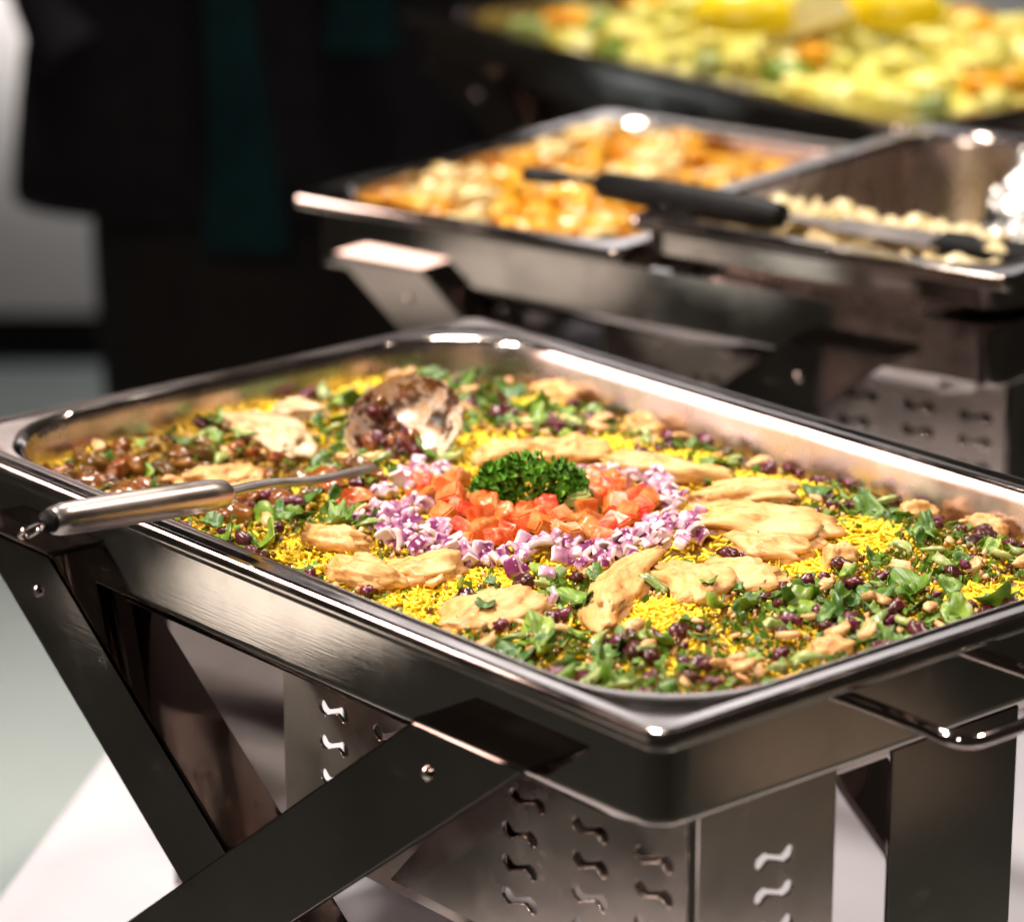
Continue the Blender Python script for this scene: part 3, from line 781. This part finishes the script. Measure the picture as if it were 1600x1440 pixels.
lf = link('leaves', mesh('leaves', pv, pf), M['parsley'], ps); tag(lf, kind='stuff')
for k in range(7):
    x = -.02+.0065*k
    st = smooth_path([(0, 0, -.001), tuple(ax*x*.5 + Vector((0, 0, .006))), tuple(ax*x + bx_*rr(.003) + Vector((0, 0, .014)))], 4)
    link('stem', fixed('stem', *tube(st, .0006, 6)), M['celery'], ps)

# herbs, beans and bits
def ringd(x, y): return math.hypot((x-CX)/.10, (y-CY)/.085)
taken = []
def free(x, y, d):
    for a, b_ in taken:
        if abs(a-x) < d and abs(b_-y) < d and math.hypot(a-x, b_-y) < d: return False
    return True
def chick(x, y):
    for x0, y0, x1, y1, wd, lab in CH:
        L2 = (x1-x0)**2+(y1-y0)**2; t = max(0, min(1, ((x-x0)*(x1-x0)+(y-y0)*(y1-y0))/L2))
        if math.hypot(x-x0-t*(x1-x0), y-y0-t*(y1-y0)) < wd*.5: return True
    return False
def dens(x, y):
    if not inside(x, y, .008) or ringd(x, y) < 1.0: return 0
    if chick(x, y): return 0
    p = patchy(x, y)
    w_ = min(1, max(0, (p-.013)/.012))
    if x > -.20 or y > .26: g = 1
    elif y < .13 and x > -.2: g = .9
    else: g = .55
    if x < -.36 and y < .15: g = .25
    return w_*g
leaves = [leaf_mesh(i+1, .0034+.0009*(i % 5), 3+i % 4) for i in range(20)]
def place(count, dmin, fn, off=0.0, scale=32):
    n = t = 0
    while n < count and t < 60000:
        t += 1
        x, y = rnd.uniform(-.53, 0), rnd.uniform(0, .355)
        if rnd.random() < dens(x, y)*max(.06, min(1, .5+2.2*mnoise.noise(Vector((x*scale, y*scale, off))))) and free(x, y, dmin):
            taken.append((x, y)); fn(n, x, y); n += 1
    return n
bmesh_ = [blob('dark_bean', .0050, .0036, .0029, .55, i, 1.7, 12, 8, 2.2, bend=.3) for i in range(5)]
place(185, .0048, lambda n, x, y: scatter_one('dark_bean', bmesh_[n % 5], M['bean'], x, y, .0045+.0025*rnd.random(), (rr(.5), rr(.5), rr()), 'dark red bean strewn ' + where(x, y), 'bean', 'dark beans on the rice', rnd.uniform(.5, 1.15)), 3.3, 40)
place(296, .0032, lambda n, x, y: scatter_one('herb_leaf', leaves[n % 20], M['green'], x, y, .0036+.003*rnd.random(), (rr(.75), rr(.75), rr()), 'chopped green herb leaf ' + where(x, y), 'herb', 'chopped herb leaves on the rice', rnd.uniform(.6, 1.4)), 7.7, 34)
cel = [blob('pale_vegetable_bit', .0062, .0026, .0017, .6, 40+i, 1.9, 10, 7, 3.0, bend=.35) for i in range(5)]
place(50, .0042, lambda n, x, y: scatter_one('pale_vegetable_bit', cel[n % 5], M['celery'], x, y, .0058+.0025*rnd.random(), (rr(.5), rr(.5), rr()), 'pale green vegetable sliver ' + where(x, y), 'vegetable', 'pale vegetable bits on the rice', rnd.uniform(.7, 1.2)))
nutm = [blob('nut_piece', .0058, .0030, .0018, .5, 50+i, 1.8, 10, 7, 3.0, bend=.3) for i in range(5)]
place(80, .0042, lambda n, x, y: scatter_one('nut_piece', nutm[(n+2) % 5], M['nut'], x, y, .0058+.0025*rnd.random(), (rr(.5), rr(.5), rr()), 'tan nut sliver ' + where(x, y), 'nut', 'nut pieces on the rice', rnd.uniform(.45, 1.2)))
# brown braised bits in the hollow at the left
brn = [blob('braised_bit', .0075, .0052, .0042, .45, 60+i, 1.6, 14, 9, 2.4) for i in range(5)]
n = 0
for t in range(4000):
    x, y = rnd.uniform(-.505, -.36), rnd.uniform(.03, .16)
    if n < 60 and inside(x, y, .01) and not chick(x, y) and free(x, y, .0085) and math.hypot(x+.475, y-.094) > .012:
        taken.append((x, y)); n += 1
        scatter_one('braised_bit', brn[n % 5], M['brown'], x, y, .003+.003*rnd.random(), (rr(.5), rr(.5), rr()), 'glossy brown braised bit in the hollow at the left end', 'meat', 'braised bits in the hollow', rnd.uniform(.55, 1.25))
for (x, y, dz, lab) in ((-.128, .150, .010, 'single green leaf lying on the curved chicken slice'), (-.176, .062, .0095, 'green leaf lying on the squarish chicken slice')):
    scatter_one('herb_leaf', leaves[1], M['green'], x, y, dz, (.2, .1, rr()), lab, 'herb', 'chopped herb leaves on the rice', 1.0)
# fine brown and tan crumbs nobody could count
for nm, key, cnt, sd_, lab in (('spice_crumbs', 'brown', 1300, 5, 'brown spice crumbs scattered over the rice'), ('nut_crumbs', 'nut', 900, 6, 'tan nut crumbs scattered over the rice')):
    r_ = random.Random(sd_); v, f = [], []; n = 0
    while n < cnt:
        x, y = r_.uniform(-.53, 0), r_.uniform(0, .355)
        if r_.random() > max(dens(x, y), (.45 if (x < -.33 or y < .1) and inside(x, y, .008) else 0)): continue
        if chick(x, y): continue
        n += 1; o = len(v)
        q = Quaternion((r_.gauss(0, 1), r_.gauss(0, 1), r_.gauss(0, 1), r_.gauss(0, 1))).normalized(); s_ = r_.uniform(.0008, .0024)
        for p in ((1, 0, 0), (-1.3, 0, 0), (0, .9, 0), (0, -.8, 0), (0, 0, .7), (0, 0, -.7)):
            p_ = q @ (Vector(p)*s_); v.append((x+p_.x, y+p_.y, zat(x, y)+.0030+p_.z+.002*r_.random()))
        f += [tuple(i+o for i in qq) for qq in ((0, 2, 4), (2, 1, 4), (1, 3, 4), (3, 0, 4), (2, 0, 5), (1, 2, 5), (3, 1, 5), (0, 3, 5))]
    o = link(nm, mesh(nm, v, f), M[key]); tag(o, lab, 'crumbs', kind='stuff')
# fine chopped herbs nobody could count
v, f = [], []
n = 0
while n < 2300:
    x, y = rnd.uniform(-.53, 0), rnd.uniform(0, .355)
    if rnd.random() > max(dens(x, y), .08*(inside(x, y, .01) and ringd(x, y) > .9)): continue
    n += 1; o = len(v)
    q = Quaternion((rnd.gauss(0, 1), rnd.gauss(0, 1), rnd.gauss(0, 1), rnd.gauss(0, 1))).normalized()
    s = rnd.uniform(.0010, .0026)
    for p in ((-1, -.6, -.12), (1, -.5, -.12), (.8, .6, -.12), (-.7, .7, -.12), (-1, -.6, .12), (1, -.5, .12), (.8, .6, .12), (-.7, .7, .12)):
        p_ = q @ (Vector(p)*s); v.append((x+p_.x, y+p_.y, zat(x, y)+.0035+p_.z+.002*rnd.random()))
    f += [tuple(i+o for i in qq) for qq in ((3, 2, 1, 0), (4, 5, 6, 7), (0, 1, 5, 4), (1, 2, 6, 5), (2, 3, 7, 6), (3, 0, 4, 7))]
hb = link('chopped_herbs', mesh('chopped_herbs', v, f, False), M['green']); tag(hb, 'finely chopped herbs sprinkled over the rice', 'herbs', kind='stuff')

# ------------------------------------------------------------------ serving spoon in the main pan
sp = empty('serving_spoon', (-.345, .12, RIM-.012)); tag(sp, 'steel serving spoon with round handle resting on the near rim', 'spoon')
A, Bq, C_ = Vector((-.291, -.082, RIM+.031)), Vector((-.301, .019, RIM+.0205)), Vector((-.347, .122, RIM-.008))
def sadd(name, vf, m, par=sp):
    me = fixed(name, *vf); o = link(name, me, m, par)
    if par is sp: o.location = -sp.location
    return o
hd = (Bq-A).normalized()
pth = [A, A+hd*.0015, A+hd*.006, A+hd*.03, A+hd*.06, A+hd*.088, A+hd*.098, Bq]
sadd('handle', tube(pth, [(.0058, .0052), (.0068, .0062), (.0074, .0070), (.0078, .0074), (.0078, .0074), (.0076, .0072), (.0066, .0060), (.0036, .0030)], 20), M['brushed'])
sadd('end_cap', tube([A-hd*.0035, A-hd*.0025, A+hd*.0012], [(.0040, .0036), (.0054, .0048), (.0057, .0051)], 18), M['black'])
lp = [A - hd*.0045 + Vector((.0052*math.cos(t)*hd.y, -.0045+.0062*math.sin(t)*.8-.001, -.002+.0046*math.cos(t))) for t in [2*math.pi*i/20 for i in range(21)]]
sadd('hanging_loop', tube(lp, .0011, 8), M['pan'])
sadd('neck', tube(smooth_path([Bq-hd*.004, Bq+Vector((-.012, .03, -.005)), Bq+Vector((-.03, .07, -.016)), C_ + Vector((-.008, .02, .002))], 6), [(.0042, .0020)]*19, 12), M['brushed'])
# bowl: an oval dish standing on its edge, open towards the camera
bc = Vector((-.388, .189, RIM+.0005))
zax = (Vector((.50, -.58, .66))).normalized()
xax = (Vector((.45, .72, .30)) - zax*Vector((.45, .72, .30)).dot(zax)).normalized(); yax = zax.cross(xax)
rg = []
for q, dpt in ((1, 0), (.97, -.0022), (.9, -.006), (.75, -.011), (.5, -.015), (.2, -.0165)):
    rg.append([tuple(bc + xax*.0300*q*math.cos(t) + yax*.0255*q*math.sin(t) + zax*dpt*.85) for t in [2*math.pi*i/36 for i in range(36)]])
rg2 = [[tuple(Vector(p) - zax*.0011) for p in r0] for r0 in rg]
rg2[0] = [tuple(Vector(p) + (Vector(p)-bc).normalized()*.0006) for p in rg2[0]]
a1 = loft(rg, close_last=True); a2 = loft([rg2[0]]+rg2[1:], close_last=True)
rimf = loft([rg[0], rg2[0]])
sadd('bowl', join(a1, (a2[0], [q[::-1] for q in a2[1]]), rimf), M['bowl'])
# food clinging in the bowl
for k in range(26):
    t = rnd.uniform(1.9, 5.0); q = rnd.uniform(.05, .85)
    p = bc + xax*.0285*q*math.cos(t) + yax*.0235*q*math.sin(t) + zax*(-.0155*(1-q*q)+.003)
    mm = M['bean'] if k % 3 else M['brown']
    o = link('dark_bean' if k % 3 else 'braised_bit', bmesh_[k % 5] if k % 3 else brn[k % 5].copy(), None)
    if k % 3 == 0 and not o.data.materials: o.data.materials.append(mm)
    o.location = p; o.rotation_euler = (rr(), rr(), rr()); o.scale = (.95,)*3 if k % 3 else (.7,)*3
    tag(o, 'dark bean in the spoon bowl' if k % 3 else 'brown sauced bit in the spoon bowl', 'bean' if k % 3 else 'meat', 'food in the spoon bowl' if k % 3 else 'sauced bits in the spoon bowl')

# ------------------------------------------------------------------ middle stand: curry half pan
def bedsheet(name, hx, hy, r, hfn, n=60):
    v, f = [], []
    for i in range(n+1):
        for j in range(n+1):
            x, y = (-1+2*i/n)*hx, (-1+2*j/n)*hy
            if abs(x) > hx-r and abs(y) > hy-r:
                a, b_ = abs(x)-hx+r, abs(y)-hy+r; L = math.hypot(a, b_); s = max(a, b_)/L if L else 1
                x = math.copysign(hx-r+a*s, x); y = math.copysign(hy-r+b_*s, y)
            v.append((x, y, hfn(x, y)))
    for i in range(n):
        for j in range(n): a = i*(n+1)+j; f.append((a, a+n+1, a+n+2, a+1))
    return mesh(name, v, f)
def h2(x, y): return -.016 + .004*mnoise.noise(Vector((x*30, y*30, 3))) + .002*mnoise.noise(Vector((x*90, y*90, 3)))
mw2 = c2 @ Matrix.Translation((-.1335, 0, 0))
o = link('curry_sauce', bedsheet('curry_sauce', .113, HY-.018, .044, h2), M['curry_o']); o.matrix_world = mw2
tag(o, 'orange curry filling the left half pan of the middle stand', 'curry', kind='stuff')
lmp = [blob('curry_lump', .0135, .0085, .0058, .85, 80+i, 2.0, 18, 11, 2.6, bend=.3) for i in range(6)]
lmats = {}
for key in ('curry_y', 'curry_w', 'curry_o'):
    lmats[key] = []
    for q in lmp:
        c_ = q.copy(); c_.materials.append(M[key]); lmats[key].append(c_)
pts2 = []
for t in range(4000):
    x, y = rnd.uniform(-.10, .10), rnd.uniform(-.148, .148)
    if len(pts2) >= 78: break
    if y > .05 and x > -.02 and rnd.random() < .75: continue
    if all(math.hypot(x-a, y-b_) > .0165 for a, b_ in pts2):
        pts2.append((x, y))
        key = rnd.choices(('curry_y', 'curry_w', 'curry_o'), ((.7, .2, .1) if x > .0 and y < 0 else (.35, .4, .25)))[0]
        o = link('curry_lump', rnd.choice(lmats[key]))
        o.matrix_world = mw2 @ Matrix.Translation((x, y, h2(x, y)+.004+.006*rnd.random())) @ Matrix.Rotation(rr(), 4, 'Z') @ Matrix.Rotation(rr(.5), 4, 'X') @ Matrix.Scale(rnd.uniform(.75, 1.25), 4)
        nm = {'curry_y': 'bright yellow vegetable lump', 'curry_w': 'creamy white cauliflower lump', 'curry_o': 'orange vegetable lump'}[key]
        tag(o, nm + ' in the curry half pan', 'vegetable', {'curry_y': 'yellow curry lumps', 'curry_w': 'white curry lumps', 'curry_o': 'orange curry lumps'}[key])
# raised half pan: cream pasta at the front, lid over the back
mw3 = c2 @ Matrix.Translation((.134, 0, .023))
def h3(x, y): return -.026 - .036*max(0, min(1, (y+.06)/.07)) + .004*mnoise.noise(Vector((x*35, y*35, 9)))
o = link('pasta_bed', bedsheet('pasta_bed', .108, HY-.021, .044, h3, 40), M['noodle']); o.matrix_world = mw3
tag(o, 'cream pasta covering the bottom of the raised half pan', 'pasta', kind='stuff')
def sheet_piece(seed):
    r_ = random.Random(seed); n, m_ = 10, 5; v, f = [], []
    a, ph = r_.uniform(.003, .006), r_.random()*6
    for s in (0, 1):
        for i in range(n+1):
            for j in range(m_+1):
                x, y = .022*(2*i/n-1), .011*(2*j/m_-1)*(1+.25*math.sin(i+ph))
                v.append((x, y, a*math.sin(x*230+ph) + .002*math.sin(y*300+ph) - .0022*s))
    M_ = (n+1)*(m_+1)
    for i in range(n):
        for j in range(m_):
            q = i*(m_+1)+j; f.append((q, q+m_+1, q+m_+2, q+1)); f.append(tuple(M_+t for t in (q, q+1, q+m_+2, q+m_+1)))
    for i in range(n):
        for j in (0, m_): q = i*(m_+1)+j; f.append((q, q+M_, q+M_+m_+1, q+m_+1))
    for j in range(m_):
        for i in (0, n): q = i*(m_+1)+j; f.append((q, q+1, q+M_+1, q+M_))
    return fixed('pasta_piece', v, f)
sps = [sheet_piece(i) for i in range(4)]
pts3 = []
for t in range(3000):
    x, y = rnd.uniform(-.09, .095), rnd.uniform(-.140, -.035)
    if len(pts3) >= 40: break
    if all(math.hypot(x-a, y-b_) > .016 for a, b_ in pts3):
        pts3.append((x, y)); o = link('pasta_piece', sps[len(pts3) % 4], M['noodle'])
        o.matrix_world = mw3 @ Matrix.Translation((x, y, h3(x, y)+.009+.008*rnd.random())) @ Matrix.Rotation(rr(), 4, 'Z') @ Matrix.Rotation(rr(.4), 4, 'X')
        tag(o, 'wavy cream pasta piece at the front of the raised half pan', 'pasta', 'cream pasta pieces')
# crumpled foil at the back of the raised pan
v, f = [], []; n = 34
for i in range(n+1):
    for j in range(n+1):
        x, y = (-.07+.14*i/n)*.85, -.075+.15*j/n
        q = Vector((x*60, y*60, 2)); z = .010*abs(mnoise.noise(q)) + .006*abs(mnoise.noise(q*2.3)) + .004*abs(mnoise.noise(q*5)) - .028*max(0, abs(y)-.05)/.025*.5 - .4*max(0, abs(x)-.055)
        v.append((x, y, z))
for i in range(n):
    for j in range(n): a = i*(n+1)+j; f.append((a, a+n+1, a+n+2, a+1))
me = mesh('foil_sheet', v, f, True); fo = link('foil_sheet', me, M['foil'])
sm = fo.modifiers.new('thickness', 'SOLIDIFY'); sm.thickness = .0006
fo.matrix_world = c2 @ Matrix.Translation((.165, .098, .006)) @ Matrix.Rotation(R(5), 4, 'Z') @ Matrix.Rotation(R(30), 4, 'X') @ Matrix.Rotation(R(-6), 4, 'Y')
tag(fo, 'crumpled silver foil at the back of the raised half pan', 'foil')
# black-handled turner lying across the two half pans
tw = empty('serving_turner', (-.62, .53, RIM+.018)); tag(tw, 'serving turner with black grip and black head lying across the two half pans', 'turner')
def tadd(name, vf, m, bevel=0):
    o = link(name, fixed(name, *vf, bevel=bevel), m, tw); o.location = -tw.location
z_ = RIM
tadd('knob', tube(smooth_path([(-.694, .533, z_+.0285), (-.688, .537, z_+.0285), (-.678, .544, z_+.028), (-.668, .548, z_+.028), (-.664, .550, z_+.028)], 3), [(.004, .003), (.008, .0045), (.0095, .005), (.0095, .005), (.0095, .005), (.0095, .005), (.009, .005), (.008, .0045), (.007, .004), (.0055, .0035), (.004, .003), (.003, .0025), (.003, .0025)], 14), M['black'])
tadd('grip', tube([(-.668, .548, z_+.028), (-.648, .552, z_+.028), (-.640, .553, z_+.0275), (-.59, .563, z_+.027), (-.53, .576, z_+.026), (-.512, .580, z_+.026), (-.508, .581, z_+.026)], [(.003, .0025), (.0035, .003), (.010, .009), (.011, .010), (.0115, .010), (.010, .008), (.004, .003)], 14), M['black'])
d_ = Vector((.085, .040, -.006)).normalized(); sd = d_.cross(Vector((0, 0, 1))).normalized(); up_ = sd.cross(d_)
p0 = Vector((-.535, .574, z_+.0262))
def blade(L0, L1, w0, w1, tk):
    v = []
    for L, w_ in ((L0, w0), (L1, w1)):
        for s in (-1, 1):
            for t in (-1, 1): v.append(tuple(p0 + d_*L + sd*s*w_ + up_*t*tk))
    return v, [(0, 1, 3, 2), (4, 6, 7, 5), (0, 4, 5, 1), (2, 3, 7, 6), (0, 2, 6, 4), (1, 5, 7, 3)]
tadd('shank', blade(.01, .06, .006, .008, .0012), M['brushed'], .0005)
tadd('blade', blade(.055, .125, .016, .019, .0012), M['brushed'], .0005)
tadd('head', blade(.118, .26, .017, .028, .004), M['black'], .002)

# ------------------------------------------------------------------ farthest pan: heaped pale salad
def h4(x, y):
    d = max(abs(x)/.21, abs(y)/.157); return -.012 + .040*(1-d**2.2) + .006*mnoise.noise(Vector((x*22, y*22, 5))) + .003*mnoise.noise(Vector((x*70, y*70, 5)))
o = link('salad_heap', bedsheet('salad_heap', HX-.055, HY-.019, .06, h4, 80), M['salad']); o.matrix_world = c3 @ Matrix.Translation((.036, 0, 0))
tag(o, 'pale yellow rice salad heaped in the farthest pan', 'salad', kind='stuff')
sl_ = [blob('salad_chunk', .015, .011, .008, .5, 120+i, 1.8, 14, 9, 2.3) for i in range(5)]
smats = {}
for key in ('salad', 'celery', 'curry_y', 'green', 'olive'):
    smats[key] = []
    for q in sl_:
        c_ = q.copy(); c_.materials.append(M[key]); smats[key].append(c_)
NM = {'salad': ('pale yellow salad chunk', 'pale salad chunks'), 'celery': ('pale green salad chunk', 'green salad chunks'), 'curry_y': ('bright yellow salad chunk', 'yellow salad chunks'), 'green': ('dark green herb clump', 'herb clumps on the salad'), 'olive': ('black olive', 'olives on the salad')}
pts4 = []
for t in range(6000):
    x, y = rnd.uniform(-.20, .20), rnd.uniform(-.148, .148)
    if len(pts4) >= 130: break
    if all(math.hypot(x-a, y-b_) > .0185 for a, b_ in pts4):
        pts4.append((x, y)); key = rnd.choices(list(NM), (.74, .07, .14, .03, .02))[0]
        o = link('salad_chunk' if key not in ('olive', 'green') else {'olive': 'black_olive', 'green': 'herb_clump'}[key], rnd.choice(smats[key]))
        o.matrix_world = c3 @ Matrix.Translation((x+.036, y, h4(x, y)+.004)) @ Matrix.Rotation(rr(), 4, 'Z') @ Matrix.Rotation(rr(.6), 4, 'X') @ Matrix.Scale(rnd.uniform(.7, 1.3), 4)
        tag(o, NM[key][0] + ' in the heap of the farthest pan', {'olive': 'olive', 'green': 'herb'}.get(key, 'salad'), NM[key][1])
def lemon(loc, rz, tilt, lab):
    t = empty('lemon_wedge', loc, rz); tag(t, lab, 'lemon', 'lemon wedges on the salad')
    n, k = 12, 8; v, f = [], []
    for i in range(n+1):
        x = -1+2*i/n; r0 = math.sqrt(max(0, 1-x*x))**.9
        v.append((x*.042, 0, .0*r0))
        for j in range(k+1):
            a = R(-5+100*j/k); v.append((x*.042, .028*r0*math.cos(a), .028*r0*math.sin(a)))
    S = k+2
    fs, ff = [], []
    for i in range(n):
        for j in range(1, k+1): fs.append((i*S+j, i*S+j+1, (i+1)*S+j+1, (i+1)*S+j))
        ff.append((i*S, i*S+1, (i+1)*S+1, (i+1)*S)); ff.append((i*S, (i+1)*S, (i+1)*S+k+1, i*S+k+1))
    for nm, fc, mm in (('peel', fs, M['lemon_skin']), ('flesh', ff, M['lemon_flesh'])):
        o = link(nm, fixed(nm, v, fc), mm, t); o.rotation_euler = tilt
w3 = lambda x, y, dz: (x, y, RIM+dz)
lemon(w3(-.965, .995, .040), R(225), (R(-10), 0, 0), 'left lemon wedge turning its yellow peel to the front of the salad')
lemon(w3(-.915, 1.015, .036), R(20), (R(-20), R(-25), 0), 'middle lemon wedge showing its pale cut face on the salad')
lemon(w3(-.885, 1.075, .046), R(215), (R(-10), 0, 0), 'right lemon wedge behind the one with the pale cut face')
o = link('roast_piece', blob('roast_piece', .038, .026, .018, .35, 9, 1.5, 22, 12, 2.3), M['curry_o']); o.location = (-1.00, 1.165, RIM+.050); o.rotation_euler = (0, .1, .7)
tag(o, 'orange-brown roasted piece on top of the salad heap', 'roast')

# ------------------------------------------------------------------ person in dark clothes behind the table
def person(base, face):
    t = empty('person', base, face); tag(t, 'person standing beyond the dishes in dark jacket with teal scarf', 'person')
    J = {'pel': (0, 0, .95, .13, .11), 'waist': (0, 0, 1.10, .125, .10), 'chest': (0, -.01, 1.30, .15, .11), 'neckb': (0, 0, 1.46, .075, .065), 'neck': (0, -.01, 1.52, .055, .055), 'head': (0, -.02, 1.62, .075, .09), 'top': (0, -.01, 1.72, .065, .075)}
    E = [('pel', 'waist'), ('waist', 'chest'), ('chest', 'neckb'), ('neckb', 'neck'), ('neck', 'head'), ('head', 'top')]
    for s, n in ((-1, 'l'), (1, 'r')):
        J.update({'hip'+n: (s*.10, 0, .86, .12, .11), 'knee'+n: (s*.095, -.01, .50, .10, .09), 'ank'+n: (s*.115, .02, .09, .042, .045), 'toe'+n: (s*.13, -.14, .04, .042, .03),
                  'sh'+n: (s*.18, 0, 1.42, .06, .06), 'elb'+n: (s*.235, .06, 1.13, .045, .045), 'wr'+n: (s*.20, -.06, .93, .032, .032), 'hand'+n: (s*.165, -.085, .87, .036, .022)})
        E += [('pel', 'hip'+n), ('hip'+n, 'knee'+n), ('knee'+n, 'ank'+n), ('ank'+n, 'toe'+n), ('chest', 'sh'+n), ('sh'+n, 'elb'+n), ('elb'+n, 'wr'+n), ('wr'+n, 'hand'+n)]
    ks = list(J); me = bpy.data.meshes.new('body'); me.from_pydata([J[k][:3] for k in ks], [(ks.index(a), ks.index(b_)) for a, b_ in E], [])
    o = bpy.data.objects.new('tmp', me); col.objects.link(o)
    o.modifiers.new('s', 'SKIN'); sd = o.modifiers.new('d', 'SUBSURF'); sd.levels = sd.render_levels = 2
    for i, k in enumerate(ks): me.skin_vertices[0].data[i].radius = J[k][3:]; me.skin_vertices[0].data[i].use_root = (k == 'pel')
    dg = bpy.context.evaluated_depsgraph_get(); dg.update()
    bmx = bpy.data.meshes.new_from_object(o.evaluated_get(dg)); bpy.data.objects.remove(o)
    # nose and brow on the face side (-y)
    for v in bmx.vertices:
        if 1.58 < v.co.z < 1.64 and abs(v.co.x) < .02 and v.co.y < -.06: v.co.y -= .016
    bmx.materials.append(M['trouser']); bmx.materials.append(M['skin']); bmx.materials.append(M['jacket'])
    for p in bmx.polygons:
        c_ = p.center; p.use_smooth = True
        p.material_index = 1 if c_.z > 1.47 else (2 if (c_.z > .97 or c_.z < .10) else 0)
    link('body', bmx, None, t)
    # jacket: lofted shell down to the hem, a little flared, with front folds
    rg = []
    for z, hx, hy in ((.775, .262, .16), (.785, .266, .163), (.83, .262, .16), (.92, .25, .155), (1.05, .225, .145), (1.2, .205, .145), (1.34, .215, .14), (1.42, .20, .12), (1.47, .13, .095), (1.50, .085, .08)):
        rg.append([(hx*math.copysign(abs(math.cos(a))**.85, math.cos(a)) + .006*math.sin(9*a+z*6)*(1.3-min(z, 1.3)), hy*math.copysign(abs(math.sin(a))**.85, math.sin(a)) + .008*math.sin(7*a+z*5)*(1.3-min(z, 1.3)), z) for a in [2*math.pi*i/48 for i in range(48)]])
    link('jacket', fixed('jacket', *loft(rg)), M['jacket'], t)
    rg = [[(hx*math.cos(a)+.004*math.sin(7*a), hy*math.sin(a)+.005*math.sin(5*a+1), z) for a in [2*math.pi*i/40 for i in range(40)]] for z, hx, hy in ((.36, .150, .13), (.365, .153, .133), (.45, .145, .125), (.60, .142, .12), (.68, .155, .125), (.74, .180, .13), (.80, .20, .14), (.95, .19, .13))]
    link('skirt', fixed('skirt', *loft(rg)), M['trouser'], t)
    for s in (-1, 1):
        link('sleeve', fixed('sleeve', *tube(smooth_path([(s*.175, 0, 1.43), (s*.235, .02, 1.30), (s*.245, .06, 1.12), (s*.215, -.02, 1.0), (s*.17, -.09, .92)], 4), [.075]*4+[.066]*4+[.056]*4+[.05]*5, 14)), M['jacket'], t)
    # scarf ends hanging down the front
    for x, z0, z1, wd in ((-.026, 1.42, .752, .030), (.088, 1.42, .945, .026)):
        rgs = []
        for i in range(15):
            z = z0+(z1-z0)*i/14; yb = -.157-.006*math.sin(i*.8) - (.008 if z < 1.1 else 0); w_ = wd*(1+.25*math.sin(i*.5))*(.8+.4*i/14)
            rgs.append([(x+w_*math.cos(a)+.006*math.sin(i*.6), yb+.012*math.sin(a)+.004*math.cos(3*a), z) for a in [2*math.pi*j/16 for j in range(16)]])
        link('scarf', fixed('scarf', *loft(rgs, True, True)), M['scarf'], t)
    hv = blob('hair', .088, .105, .085, .08, 3, 2, 24, 14); h_ = link('hair', hv, M['hair'], t); h_.location = (0, .012, 1.685)
    return t
pd = Vector((CAM.x, CAM.y, 0)) + fh*3.28 + sh*(-.235)
person((pd.x, pd.y, .001), math.atan2(-fh.y, -fh.x) + R(90))
